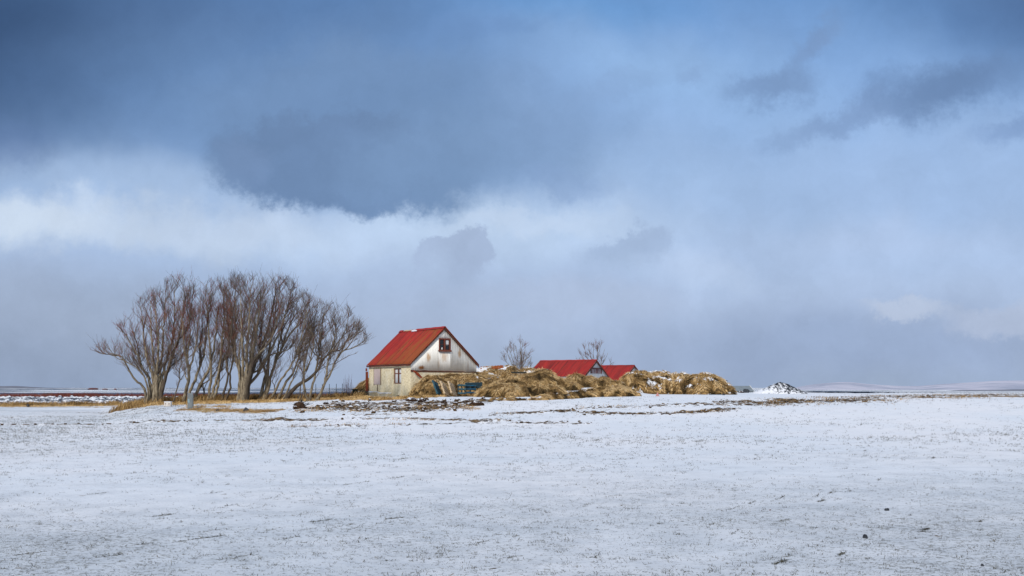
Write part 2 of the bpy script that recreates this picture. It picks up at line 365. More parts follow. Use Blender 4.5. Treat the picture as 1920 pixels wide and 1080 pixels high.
# ------------------------------------------------------------------ sky
SUN_AZ = math.atan2(-0.34, -0.94)      # direction (x, y) the light comes from
SUN_EL = R(33)
def build_world():
    wd = bpy.data.worlds.new('World'); scene.world = wd; wd.use_nodes = True
    nt = wd.node_tree; n = N(nt); bg = nt.nodes['Background']
    sky = n.n('ShaderNodeTexSky'); sky.sky_type = 'NISHITA'; sky.sun_disc = False
    sky.sun_elevation = SUN_EL
    sky.sun_rotation = math.atan2(-0.34, -0.94) % (2 * math.pi)
    D = n.coord('Generated')
    sp = n.n('ShaderNodeSeparateXYZ'); n.link(D, sp.inputs[0])
    yy = n.math('MAXIMUM', sp.outputs[1], 0.12)
    # tangent-plane direction of the northern sky, in units of about 28 degrees
    u = n.math('ADD', n.math('MULTIPLY', n.math('DIVIDE', sp.outputs[0], yy), 1.867), 0.960)
    v = n.math('SUBTRACT', 0.727, n.math('MULTIPLY', n.math('DIVIDE', sp.outputs[2], yy), 1.867))
    cb = n.n('ShaderNodeCombineXYZ'); n.link(u, cb.inputs[0]); n.link(v, cb.inputs[1])
    UV = cb.outputs[0]
    def sc3(a, k): 
        o = n.n('ShaderNodeVectorMath', operation='SCALE'); n.link(a, o.inputs[0]); o.inputs[3].default_value = k; return o.outputs[0]
    def warp(amp, scale, detail, rough=0.6, off=0.0):
        t = n.n('ShaderNodeTexNoise'); 
        mp = n.n('ShaderNodeVectorMath', operation='ADD'); n.link(UV, mp.inputs[0]); mp.inputs[1].default_value = (off, off * 0.7, off * 1.3)
        n.link(mp.outputs[0], t.inputs['Vector']); t.inputs['Scale'].default_value = scale
        t.inputs['Detail'].default_value = detail; t.inputs['Roughness'].default_value = rough
        s = n.n('ShaderNodeVectorMath', operation='SUBTRACT'); n.link(t.outputs['Color'], s.inputs[0]); s.inputs[1].default_value = (.5, .5, .5)
        a = n.n('ShaderNodeVectorMath', operation='ADD'); n.link(UV, a.inputs[0]); n.link(sc3(s.outputs[0], amp), a.inputs[1])
        return a.outputs[0]
    Wsoft = warp(0.22, 2.6, 4, 0.55, 3.0)
    Wmid = warp(0.20, 5.5, 8, 0.62, 7.0)
    Wfine = warp(0.15, 9.0, 12, 0.70, 11.0)
    def blob(Wv, cx, cy, rx, ry, ang=0.0, lo=0.0, hi=1.3, strength=1.0):
        """1 in the middle of the ellipse, 0 outside; lo..hi = where it fades"""
        s = n.n('ShaderNodeVectorMath', operation='SUBTRACT'); n.link(Wv, s.inputs[0]); s.inputs[1].default_value = (cx, cy, 0)
        r = n.n('ShaderNodeVectorRotate', rotation_type='Z_AXIS'); n.link(s.outputs[0], r.inputs['Vector']); r.inputs['Angle'].default_value = -R(ang)
        q = n.n('ShaderNodeVectorMath', operation='MULTIPLY'); n.link(r.outputs[0], q.inputs[0]); q.inputs[1].default_value = (1 / rx, 1 / ry, 0)
        l = n.n('ShaderNodeVectorMath', operation='LENGTH'); n.link(q.outputs[0], l.inputs[0])
        return n.ss(l.outputs[1], lo, hi, strength, 0.0)
    def S(c): return tuple((x / 255 / 12.92) if x / 255 < 0.04045 else ((x / 255 + 0.055) / 1.055) ** 2.4 for x in c)
    # vertical run of the veil, top to horizon
    sv = n.n('ShaderNodeSeparateXYZ'); n.link(Wsoft, sv.inputs[0])
    g = n.ramp(n.math('DIVIDE', sv.outputs[1], 0.74, clamp=True), [(0.0, S((110, 152, 206))), (0.22, S((138, 174, 222))), (0.45, S((163, 191, 229))),
              (0.65, S((172, 195, 230))), (0.85, S((172, 189, 219))), (1.0, S((157, 175, 203)))])
    L = [  # warp, cx, cy, rx, ry, angle, lo, hi, strength, colour
        (Wsoft, 0.10, 0.10, 1.05, 0.28, -8, 0.1, 1.15, 0.95, (80, 111, 156)),
        (Wsoft, -0.05, 0.02, 0.5, 0.36, 0, 0.0, 1.1, 0.85, (52, 78, 116)),
        (Wsoft, 1.98, -0.02, 0.42, 0.20, 8, 0.0, 1.2, 0.95, (80, 110, 155)),
        (Wsoft, 0.62, 0.20, 0.62, 0.20, 6, 0.2, 1.2, 0.75, (110, 144, 190)),
        (Wsoft, 1.12, 0.03, 0.30, 0.05, 0, 0.0, 1.2, 0.5, (104, 158, 216)),
        (Wsoft, 1.26, 0.14, 0.34, 0.10, 10, 0.0, 1.2, 0.55, (158, 193, 235)),
        (Wsoft, 0.28, 0.335, 0.55, 0.060, 2, 0.1, 1.25, 0.55, (172, 196, 229)),
        (Wmid, 0.08, 0.418, 0.34, 0.058, 0, 0.1, 1.2, 0.95, (207, 222, 241)),
        (Wmid, 0.44, 0.430, 0.36, 0.070, 4, 0.1, 1.2, 0.85, (196, 213, 237)),
        (Wsoft, 0.90, 0.455, 0.42, 0.10, -2, 0.1, 1.2, 0.85, (193, 214, 241)),
        (Wmid, 0.02, 0.27, 0.09, 0.07, 0, 0.2, 1.2, 0.55, (95, 122, 168)),
        # the large hanging cloud with its ragged lower edge
        (Wmid, 0.70, 0.225, 0.40, 0.16, 0, 0.55, 1.15, 0.85, (116, 147, 189)),
        (Wfine, 0.645, 0.305, 0.275, 0.105, 2, 0.74, 1.04, 1.0, (110, 138, 178)),
        (Wfine, 0.85, 0.30, 0.26, 0.11, -6, 0.35, 1.2, 0.85, (121, 151, 191)),
        (Wmid, 1.03, 0.25, 0.16, 0.17, 0, 0.1, 1.2, 0.7, (132, 162, 203)),
        (Wmid, 0.90, 0.05, 0.16, 0.03, -6, 0.2, 1.2, 0.5, (112, 148, 198)),
        # dark scraps on the right
        (Wfine, 1.455, 0.165, 0.105, 0.048, -5, 0.25, 1.2, 0.85, (120, 149, 191)),
        (Wfine, 1.52, 0.085, 0.085, 0.032, -42, 0.2, 1.2, 0.7, (123, 152, 195)),
        (Wfine, 1.60, 0.225, 0.19, 0.030, -17, 0.2, 1.25, 0.8, (127, 155, 197)),
        (Wfine, 1.78, 0.165, 0.19, 0.060, -12, 0.2, 1.25, 0.88, (106, 135, 178)),
        (Wfine, 1.90, 0.235, 0.09, 0.035, -10, 0.2, 1.25, 0.7, (120, 149, 194)),
        (Wfine, 1.30, 0.145, 0.05, 0.02, 0, 0.1, 1.2, 0.4, (132, 160, 202)),
        (Wfine, 1.14, 0.165, 0.12, 0.03, -20, 0.2, 1.2, 0.4, (134, 163, 204)),
        (Wfine, 1.06, 0.34, 0.10, 0.04, 10, 0.4, 1.15, 0.5, (134, 162, 204)),
        (Wfine, 0.46, 0.30, 0.06, 0.05, 60, 0.3, 1.2, 0.6, (122, 149, 190)),
        (Wfine, 1.00, 0.42, 0.20, 0.03, 0, 0.2, 1.2, 0.5, (198, 215, 239)),
        # low clouds near the horizon
        (Wsoft, 0.12, 0.60, 0.85, 0.14, 0, 0.15, 1.2, 0.8, (155, 171, 198)),
        (Wsoft, -0.05, 0.70, 0.55, 0.10, 0, 0.0, 1.2, 0.7, (140, 157, 186)),
        (Wfine, 0.855, 0.485, 0.085, 0.052, -8, 0.78, 1.02, 0.85, (166, 184, 215), 1),
        (Wfine, 1.17, 0.475, 0.10, 0.045, -22, 0.70, 1.05, 0.75, (162, 183, 216), 1),
        (Wmid, 1.05, 0.56, 0.30, 0.05, 0, 0.3, 1.2, 0.55, (175, 190, 218)),
        (Wmid, 1.32, 0.50, 0.14, 0.05, 0, 0.1, 1.2, 0.5, (188, 206, 234)),
        (Wsoft, 1.72, 0.34, 0.5, 0.12, 0, 0.1, 1.2, 0.45, (158, 186, 228)),
        (Wsoft, 1.65, 0.46, 0.36, 0.05, -3, 0.1, 1.2, 0.5, (180, 200, 233)),
        (Wsoft, 1.60, 0.66, 0.65, 0.10, 0, 0.2, 1.2, 0.8, (148, 168, 203)),
        (Wfine, 1.70, 0.585, 0.10, 0.028, 4, 0.5, 1.1, 0.75, (186, 199, 223)),
        (Wfine, 1.88, 0.60, 0.12, 0.040, -4, 0.5, 1.1, 0.65, (182, 195, 221)),
    ]
    c = g
    sm_ = n.n('ShaderNodeSeparateXYZ'); n.link(Wmid, sm_.inputs[0])
    for (Wv, cx, cy, rx, ry, an, lo, hi, st, colr, *low) in L:
        mk = blob(Wv, cx, cy, rx, ry, an, lo, hi, st)
        if low:      # crisp top, base dissolving into the haze below
            mk = n.math('MULTIPLY', mk, n.ss(sm_.outputs[1], cy - ry * 0.5, cy + ry * 0.9, 1.0, 0.0))
        c = n.mix(mk, c, S(colr))
    # faint overall cloud structure
    t = n.noise(Wmid, 3.2, 8, 0.6)
    k = n.math('ADD', 1.0, n.math('MULTIPLY', n.math('SUBTRACT', t, 0.5), 0.34))
    t2 = n.noise(Wfine, 9.0, 8, 0.65)
    k = n.math('MULTIPLY', k, n.math('ADD', 1.0, n.math('MULTIPLY', n.math('SUBTRACT', t2, 0.5), 0.26)))
    vm = n.n('ShaderNodeVectorMath', operation='SCALE'); n.link(c, vm.inputs[0]); n.link(k, vm.inputs[3])
    # the overcast veil turns into an even cover away from this part of the sky
    away = n.ss(sp.outputs[1], 0.15, 0.5, 1.0, 0.0)
    up = n.ss(sp.outputs[2], 0.45, 0.8)
    cov = n.mix(n.math('MAXIMUM', away, up), vm.outputs[0], (0.42, 0.50, 0.64))
    # a tenth of clear sky behind the clouds
    skyc = n.n('ShaderNodeVectorMath', operation='SCALE'); n.link(sky.outputs[0], skyc.inputs[0]); skyc.inputs[3].default_value = 0.08
    skyl = n.n('ShaderNodeVectorMath', operation='MINIMUM'); n.link(skyc.outputs[0], skyl.inputs[0]); skyl.inputs[1].default_value = (1, 1, 1)
    fin = n.mix(0.95, skyl.outputs[0], cov)
    out = n.n('ShaderNodeVectorMath', operation='SCALE'); n.link(fin, out.inputs[0]); out.inputs[3].default_value = 10.0
    n.link(out.outputs[0], bg.inputs['Color'])
    bg.inputs['Strength'].default_value = 0.10
    wd.cycles.sampling_method = 'MANUAL'; wd.cycles.sample_map_resolution = 512
build_world()

sd = bpy.data.lights.new('sun', 'SUN'); sd.energy = 2.5; sd.angle = R(3); sd.color = (1.0, 0.95, 0.87)
so = bpy.data.objects.new('sun', sd); COL.objects.link(so)
dirv = Vector((-0.34 * math.cos(SUN_EL), -0.94 * math.cos(SUN_EL), math.sin(SUN_EL)))
so.rotation_euler = dirv.to_track_quat('Z', 'Y').to_euler(); so.location = (-30, -40, 40)

cd = bpy.data.cameras.new('camera'); co = bpy.data.objects.new('camera', cd); COL.objects.link(co)
co.location = (0, 0, CAMZ); co.rotation_euler = (R(90), 0, 0)
cd.sensor_width = 36; cd.lens = 35.0; cd.shift_y = (HZ - 540) / 1920.0; cd.clip_end = 60000; cd.clip_start = 0.1
scene.camera = co
scene.view_settings.view_transform = 'Standard'; scene.view_settings.look = 'None'; scene.view_settings.exposure = 0

# ------------------------------------------------------------------ building materials
def mat_red_roof(name, rusty=0.5):
    m, nt, b = new_mat(name); n = N(nt)
    P = n.coord('UV') if False else n.coord('Object')
    # u runs along the ridge (object x), w down the slope (object z)
    st = n.noise(n.scale(P, (5.0, 0.5, 0.5)), 1.0, 5, 0.65)
    st2 = n.noise(n.scale(P, (1.1, 0.35, 0.35)), 1.3, 5, 0.65, 0.6)
    sheet = n.noise(n.scale(P, (1.25, 0.0, 0.0)), 1.0, 0, 0.5)
    c = n.mix(n.ss(st, 0.35, 0.7), (0.38, 0.026, 0.022), (0.17, 0.016, 0.014))
    c = n.mix(n.math('MULTIPLY', n.ss(sheet, 0.35, 0.6), 0.35), c, (0.43, 0.036, 0.026))
    rust = n.ss(n.math('ADD', st2, n.math('MULTIPLY', n.attr('rust'), rusty)), 0.62, 0.86)
    c = n.mix(n.math('MULTIPLY', rust, 0.75), c, (0.28, 0.085, 0.022))
    dk = n.ss(n.noise(n.scale(P, (9, 1.2, 1.2)), 1.0, 4, 0.7), 0.60, 0.78)
    c = n.mix(n.math('MULTIPLY', dk, 0.7), c, (0.075, 0.02, 0.015))
    fd = n.ss(n.noise(n.scale(P, (3, 2.2, 2.2)), 1.0, 5, 0.7), 0.60, 0.78)
    c = n.mix(n.math('MULTIPLY', fd, 0.35), c, (0.50, 0.20, 0.16))
    sx = n.n('ShaderNodeSeparateXYZ'); n.link(P, sx.inputs[0])
    fr = n.math('FRACT', n.math('MULTIPLY', sx.outputs[0], 1.22))
    seam = n.math('LESS_THAN', fr, 0.07)
    c = n.mix(n.math('MULTIPLY', seam, n.ss(st2, 0.35, 0.6, 0.15, 0.8)), c, (0.07, 0.018, 0.014))
    n.link(c, b.inputs['Base Color']); b.inputs['Roughness'].default_value = 0.7
    return m

def mat_cladding():
    m, nt, b = new_mat('white_corrugated_iron'); n = N(nt)
    P = n.coord()
    st = n.noise(n.scale(P, (7.0, 1, 0.45)), 1.0, 6, 0.7)
    bl = n.noise(n.scale(P, (1.0, 1, 0.7)), 2.2, 5, 0.7)
    c = n.mix(n.ss(st, 0.36, 0.74), (0.96, 0.93, 0.86), (0.82, 0.79, 0.72))
    c = n.mix(n.math('MULTIPLY', n.ss(bl, 0.5, 0.72), 0.35), c, (0.62, 0.56, 0.44))
    sp = n.n('ShaderNodeSeparateXYZ'); n.link(P, sp.inputs[0])
    wv = n.math('MULTIPLY', n.math('SUBTRACT', n.noise(n.scale(P, (6, 1, 2.2)), 1.0, 5, 0.7), 0.5), 1.5)
    for cx, cz, rx, rz, s in ((1.38, 3.80, 0.20, 0.42, 0.8), (3.90, 4.10, 0.17, 0.42, 0.85), (2.63, 3.85, 0.36, 0.40, 0.55), (0.82, 3.08, 0.30, 0.17, 1.4),
                              (2.2, 3.3, 0.12, 0.45, 0.35), (4.6, 3.3, 0.1, 0.5, 0.3)):
        dx = n.math('DIVIDE', n.math('SUBTRACT', sp.outputs[0], cx), rx); dz = n.math('DIVIDE', n.math('SUBTRACT', sp.outputs[2], cz), rz)
        d = n.math('SQRT', n.math('ADD', n.math('MULTIPLY', dx, dx), n.math('MULTIPLY', dz, dz)))
        f = n.ss(n.math('ADD', d, wv), 0.25, 1.15, min(s, 1.0), 0.0)
        c = n.mix(f, c, (0.42, 0.17, 0.05) if s > 1 else (0.50, 0.29, 0.13))
    n.link(c, b.inputs['Base Color']); b.inputs['Roughness'].default_value = 0.6
    return m

def mat_concrete():
    m, nt, b = new_mat('cream_rendered_concrete'); n = N(nt)
    P = n.coord()
    a = n.noise(P, 7.0, 6, 0.75); a2 = n.noise(n.scale(P, (1, 1, 0.45)), 2.2, 5, 0.7); st = n.noise(n.scale(P, (4, 4, 0.5)), 1.6, 5, 0.7)
    c = n.mix(n.ss(a, 0.40, 0.62), (0.88, 0.77, 0.54), (0.62, 0.51, 0.31))
    c = n.mix(n.math('MULTIPLY', n.ss(a2, 0.5, 0.68), 0.6), c, (0.84, 0.79, 0.66))
    c = n.mix(n.math('MULTIPLY', n.ss(st, 0.56, 0.72), 0.45), c, (0.36, 0.30, 0.21))
    sp = n.n('ShaderNodeSeparateXYZ'); n.link(P, sp.inputs[0])
    low = n.ss(n.math('ADD', sp.outputs[2], n.math('MULTIPLY', st, 1.2)), 1.4, 2.7, 0.55, 0.0)
    c = n.mix(low, c, (0.36, 0.29, 0.15))
    n.link(c, b.inputs['Base Color']); b.inputs['Roughness'].default_value = 0.95
    n.bump(a, 0.6, 0.02, b)
    return m

M_roof = mat_red_roof('rusty_red_iron', 0.50); M_roof2 = mat_red_roof('red_iron', 0.15)
M_clad = mat_cladding(); M_conc = mat_concrete()
M_trim = mat_simple('dark_red_timber', (0.13, 0.025, 0.02), (0.07, 0.03, 0.022), 6, stretch=(1, 1, 1))
M_verge = mat_simple('brown_timber', (0.16, 0.05, 0.03), (0.06, 0.03, 0.02), 5)
M_frame = mat_simple('worn_red_window_timber', (0.22, 0.04, 0.03), (0.16, 0.09, 0.055), 9)
M_glass, nt, b = new_mat('dark_glass'); b.inputs['Base Color'].default_value = (0.012, 0.016, 0.02, 1); b.inputs['Roughness'].default_value = 0.12; b.inputs['Specular IOR Level'].default_value = 0.5
M_curt = mat_simple('pale_curtain', (0.85, 0.85, 0.83), (0.5, 0.5, 0.5), 12, stretch=(2, 2, 0.2))
M_board = mat_simple('pale_pink_board', (0.52, 0.40, 0.37), (0.58, 0.47, 0.43), 3)
M_rust = mat_simple('rust', (0.30, 0.06, 0.02), (0.10, 0.025, 0.015), 6)
M_snow = mat_simple('snow', SNOW, (0.74, 0.78, 0.86), 5, bump=0.4, bdist=0.02)
M_white = mat_simple('white_paint', (0.66, 0.67, 0.68), (0.48, 0.48, 0.46), 5, stretch=(2, 2, 0.6))
M_conc2 = mat_simple('old_concrete', (0.62, 0.53, 0.36), (0.36, 0.30, 0.20), 5, bump=0.5, snow=0.35)
M_wood = mat_simple('weathered_pale_wood', (0.62, 0.47, 0.30), (0.42, 0.31, 0.20), 9)
M_blue = mat_simple('faded_blue_paint', (0.012, 0.085, 0.15), (0.02, 0.045, 0.07), 8)
M_blue2 = mat_simple('pale_blue_paint', (0.05, 0.13, 0.16), (0.03, 0.06, 0.075), 8)
M_dkblue = mat_simple('dark_blue_grey_paint', (0.02, 0.035, 0.045), (0.03, 0.07, 0.09), 8)
M_dark = mat_simple('black_weathered', (0.02, 0.022, 0.02), (0.05, 0.052, 0.045), 8)
M_rock = mat_simple('dark_basalt', (0.025, 0.028, 0.033), (0.07, 0.075, 0.085), 9, bump=0.6, bdist=0.02)
M_soil = mat_simple('dark_peat', (0.022, 0.012, 0.009), (0.07, 0.038, 0.02), 7, bump=0.8, bdist=0.04, snow=0.22)
M_grey = mat_simple('grey_painted_metal', (0.22, 0.24, 0.25), (0.15, 0.17, 0.18), 5)

def corrugated_slope(name, x0, x1, z0, y0, z1, y1, mat, parent, pitch=0.145, amp=0.018, rust=None, thick=0.03):
    """a corrugated sheet; x along the ridge, from the ridge (y0,z0) down to the eave (y1,z1)"""
    nx = int((x1 - x0) / pitch * 6) + 1; xs = np.linspace(x0, x1, nx)
    ny = 9; t = np.linspace(0, 1, ny)
    d = np.array([y1 - y0, z1 - z0]); d = d / np.linalg.norm(d); nr = np.array([-d[1], d[0]]);
    if nr[1] < 0: nr = -nr
    Tt, X = np.meshgrid(t, xs, indexing='ij')
    sag = 0.02 * fbm(X / 1.2, Tt * 3, 2, 9)
    lap = np.where(Tt > 0.52, 0.0, 0.012)
    off = amp * np.sin(2 * math.pi * X / pitch) + sag + lap
    Yv = y0 + (y1 - y0) * Tt + nr[0] * off; Zv = z0 + (z1 - z0) * Tt + nr[1] * off
    edge = 0.02 * fbm(X / 0.6, X * 0, 2, 12) * (Tt == 1)
    Yv += d[0] * edge; Zv += d[1] * edge
    V = np.stack([X, Yv, Zv], -1).reshape(-1, 3)
    i = np.arange(ny * nx).reshape(ny, nx)
    Fc = np.stack([i[:-1, :-1], i[:-1, 1:], i[1:, 1:], i[1:, :-1]], -1).reshape(-1, 4)
    rv = np.zeros(ny * nx) if rust is None else rust(X, Tt).ravel()
    o = mesh_obj(name, V, Fc, mat, parent, smooth=True, attrs=dict(rust=rv))
    s = o.modifiers.new('thickness', 'SOLIDIFY'); s.thickness = thick; s.offset = -1
    return o

def gabled(name, corner, a, Wd, L, z_floor, z_eave, z_apex, over=0.14):
    """local frame: origin at the near corner; x' = along the gable (right), y' = along the ridge (away)"""
    root = empty(name, (corner[0], corner[1], 0), R(a))
    return root

# ------------------------------------------------------------------ farmhouse
HA = 35.0
C0 = W(770, 743, 68.0)
house = empty('farmhouse', (C0.x, C0.y, 0), R(HA))
tag(house, 'cream and white farmhouse with steep rusty red roof and a gable window', 'house')
HW, HL = 5.30, 6.25            # gable width (local x), side length (local y)
ZB, ZC, ZE, ZA = 0.75, 2.90, 3.45, 5.88
def hside(s, z, out=0.0): return Vector((-out, s, z))        # point on the side wall
# the rendered lower walls: side wall up to the eave, gable side up to the cladding
mb = MB()
x0, x1, y0, y1 = 0.0, HW, 0.0, HL
# window opening on the side wall (s range, z range) is covered by the recessed window below
ws0, ws1, wz0, wz1 = 1.34, 2.46, 1.98, 3.06
def wallrect(p, q, za, zb):
    mb.add([(p[0], p[1], za), (q[0], q[1], za), (q[0], q[1], zb), (p[0], p[1], zb)], [(0, 1, 2, 3)])
wallrect((0, 0), (0, ws0), ZB, ZE); wallrect((0, ws1), (0, HL), ZB, ZE)
wallrect((0, ws0), (0, ws1), ZB, wz0); wallrect((0, ws0), (0, ws1), wz1, ZE)
for p, q, za, zb in (((0, ws0), (0.18, ws0), wz0, wz1), ((0, ws1), (0.18, ws1), wz0, wz1)): wallrect(p, q, za, zb)
mb.add([(0, ws0, wz0), (0.18, ws0, wz0), (0.18, ws1, wz0), (0, ws1, wz0)], [(0, 1, 2, 3)])
mb.add([(0, ws0, wz1), (0.18, ws0, wz1), (0.18, ws1, wz1), (0, ws1, wz1)], [(0, 1, 2, 3)])
wallrect((0, 0), (HW, 0), ZB, ZC + 0.05); wallrect((HW, 0), (HW, HL), ZB, ZE); 
mb.add([(0, HL, ZB), (HW, HL, ZB), (HW, HL, ZE), (HW / 2, HL, ZA - 0.1), (0, HL, ZE)], [(0, 1, 2, 3, 4)])
mb.build('wall', M_conc, house)
# corrugated gable cladding, proud of the wall
def clad_mesh():
    pitch = 0.135; nx = int(HW / pitch * 6); xs = np.linspace(-0.02, HW + 0.02, nx)
    cut = (2.20, 3.13, 4.25, 5.14)
    V = []; Fs = []
    top = np.minimum(ZE + (ZA - ZE) * xs / (HW / 2), ZE + (ZA - ZE) * (HW - xs) / (HW / 2)) - 0.02
    off = -0.05 - 0.005 * np.sin(2 * math.pi * xs / pitch)
    bot = ZC + 0.03 * fbm(xs / 0.5, xs * 0, 3, 4) - 0.012 * xs
    def strip(i0, i1, zb, zt):
        for i in range(i0, i1):
            b0 = len(V)
            V.extend([(xs[i], off[i], zb[i]), (xs[i + 1], off[i + 1], zb[i + 1]), (xs[i + 1], off[i + 1], zt[i + 1]), (xs[i], off[i], zt[i])])
            Fs.append((b0, b0 + 1, b0 + 2, b0 + 3))
    ia = int(np.searchsorted(xs, cut[0])); ib = int(np.searchsorted(xs, cut[1]))
    k = np.ones_like(xs)
    strip(0, ia, bot, top); strip(ib, nx - 1, bot, top)
    strip(ia, ib, bot, k * cut[2]); strip(ia, ib, k * cut[3], top)
    return V, Fs
V_, F_ = clad_mesh()
cl = mesh_obj('gable_cladding', V_, F_, M_clad, house, smooth=False)
bm = bmesh.new(); bm.from_mesh(cl.data); bmesh.ops.remove_doubles(bm, verts=bm.verts, dist=0.0005); bm.to_mesh(cl.data); bm.free()
cl.data.polygons.foreach_set('use_smooth', np.ones(len(cl.data.polygons), dtype=bool))
s_ = cl.modifiers.new('thickness', 'SOLIDIFY'); s_.thickness = 0.02
# roof: in its own frame x = along the ridge
def roof_sheet(sign, mat, parent, HWd, L, ZEa, ZAp, ov=0.17, endov=0.16, rust=None, name='roof', farov=0.1):
    slope = (ZAp - ZEa) / (HWd / 2)
    ye = HWd / 2 + ov; ze = ZAp - slope * ye
    # frame: object x -> house +y (away), object y -> across
    o = corrugated_slope(name, -endov, L + farov, ZAp + 0.05, 0.0, ze + 0.05, sign * ye, mat, parent, rust=rust)
    o.location = (HWd / 2, 0, 0); o.rotation_euler = (0, 0, R(90))
    return o
rustf = lambda X, Tt: 0.55 * (1 - np.clip(X / 4.2, 0, 1)) + 0.45 * Tt
roof_sheet(+1, M_roof, house, HW, HL, ZE, ZA, rust=rustf)      # rotated 90: local +y -> house -x
roof_sheet(-1, M_roof, house, HW, HL, ZE, ZA, rust=rustf)
# ridge cap with a broken, snow-filled stretch
def ridge_cap(parent, xa, y_from, y_to, z, mat, w=0.16):
    mb = MB()
    nseg = max(2, int((y_to - y_from) / 0.3)); V = []
    for i in range(nseg + 1):
        y = y_from + (y_to - y_from) * i / nseg; dz = 0.008 * math.sin(i * 1.7)
        for dx, d in ((-w, -w * 0.85), (-w * .35, -0.03), (0, 0.02), (w * .35, -0.03), (w, -w * 0.85)): V.append((xa + dx, y, z + 0.065 + d + dz))
    Fs = [(i * 5 + k, i * 5 + k + 1, (i + 1) * 5 + k + 1, (i + 1) * 5 + k) for i in range(nseg) for k in range(4)]
    mb.add(V, Fs); return mb.build('ridge_cap', mat, parent)
ridge_cap(house, HW / 2, -0.18, 3.9, ZA + 0.03, M_roof2); ridge_cap(house, HW / 2, 5.85, HL + 0.12, ZA + 0.03, M_roof2)
mb = MB(); mb.tube([(HW / 2 - 0.05, 4.45 + 0.25 * i, ZA + 0.035 + 0.012 * math.sin(i * 2.1)) for i in range(6)], [0.03, 0.06, 0.05, 0.07, 0.06, 0.03], 6)
mb.build('ridge_timber', M_wood, house)
mb = MB(); mb.tube([(HW / 2 - 0.16, 3.55 + 0.2 * i, ZA - 0.03) for i in range(5)], [0.03, 0.07, 0.09, 0.08, 0.03], 6)
mb.build('snow_patch', M_snow, house, smooth=True)
# barge boards on the gable
for sgn in (-1, 1):
    ye = HW / 2 + 0.17; ze = ZA - (ZA - ZE) / (HW / 2) * ye
    mb = MB(); wd_ = 0.17 if sgn > 0 else 0.10
    P0 = Vector((HW / 2, -0.17, ZA - 0.0)); P1 = Vector((HW / 2 + sgn * ye, -0.17, ze + 0.0)); dn = Vector((0, 0, -wd_)); th = Vector((0, 0.035, 0))
    mb.add([P0, P1, P1 + dn, P0 + dn, P0 + th, P1 + th, P1 + dn + th, P0 + dn + th], [(0, 1, 2, 3), (4, 7, 6, 5), (0, 4, 5, 1), (1, 5, 6, 2), (2, 6, 7, 3), (3, 7, 4, 0)])
    mb.build('barge_board', M_verge, house)
    # soffit under the overhang
    mb = MB(); i_ = Vector((0, 0.13, 0)); u_ = Vector((0, 0, -0.02))
    mb.add([P0 + th + u_, P1 + th + u_, P1 + th + i_ + u_, P0 + th + i_ + u_], [(0, 1, 2, 3)]); mb.build('soffit', M_trim, house)
mb = MB(); mb.box((-0.155, HL / 2, ZE - 0.20), (0.03, HL + 0.2, 0.10)); mb.build('fascia', M_trim, house)
mb = MB(); mb.box((HW / 2, -0.02, ZC - 0.04), (HW, 0.05, 0.14)); mb.build('gap_shade_strip', M_verge, house)  # dark strip added as the shadow in the gap below the cladding

def gable_window(root, xc, zc, w, h, yf, curtain=True):
    fr = MB(); t = 0.075
    fr.box((xc - w / 2, yf, zc), (t, 0.09, h + t)); fr.box((xc + w / 2, yf, zc), (t, 0.09, h + t))
    fr.box((xc, yf, zc + h / 2), (w - t, 0.088, t)); fr.box((xc, yf - 0.03, zc - h / 2 - 0.01), (w + 0.16, 0.17, t + 0.03)); fr.box((xc, yf - .01, zc), (0.07, 0.085, h - t))
    o = fr.build('window', M_frame, root)
    for s in (-1, 1):
        ca = MB(); cx = xc + s * w / 4; cw = w / 2 - 0.10; q = 0.035; hh = h - 0.10
        ca.box((cx - cw / 2 + q / 2, yf + .012, zc), (q, 0.03, hh)); ca.box((cx + cw / 2 - q / 2, yf + .012, zc), (q, 0.03, hh))
        ca.box((cx, yf + .012, zc + hh / 2 - q / 2), (cw - 2 * q, 0.028, q)); ca.box((cx, yf + .012, zc - hh / 2 + q / 2), (cw - 2 * q, 0.028, q)); ca.box((cx, yf + .012, zc + 0.02), (cw - 2 * q, 0.026, 0.025))
        ca.build('casement', M_trim, o)
        g = MB(); g.box((cx, yf + .035, zc), (cw - q, 0.008, hh - q)); g.build('pane', M_glass, o)
    return o
gw = gable_window(house, 2.665, 4.695, 0.88, 0.82, -0.06)
# pale blind in the upper right pane, jar on the left
mb = MB(); mb.box((2.665 + 0.22, -0.034, 4.695 + 0.16), (0.25, 0.006, 0.36)); mb.build('blind', M_curt, gw)
mb = MB(); mb.tube([(2.665 - 0.2, -0.036, 4.36), (2.665 - 0.2, -0.036, 4.50)], 0.05, 8); mb.build('jar', M_curt, gw)

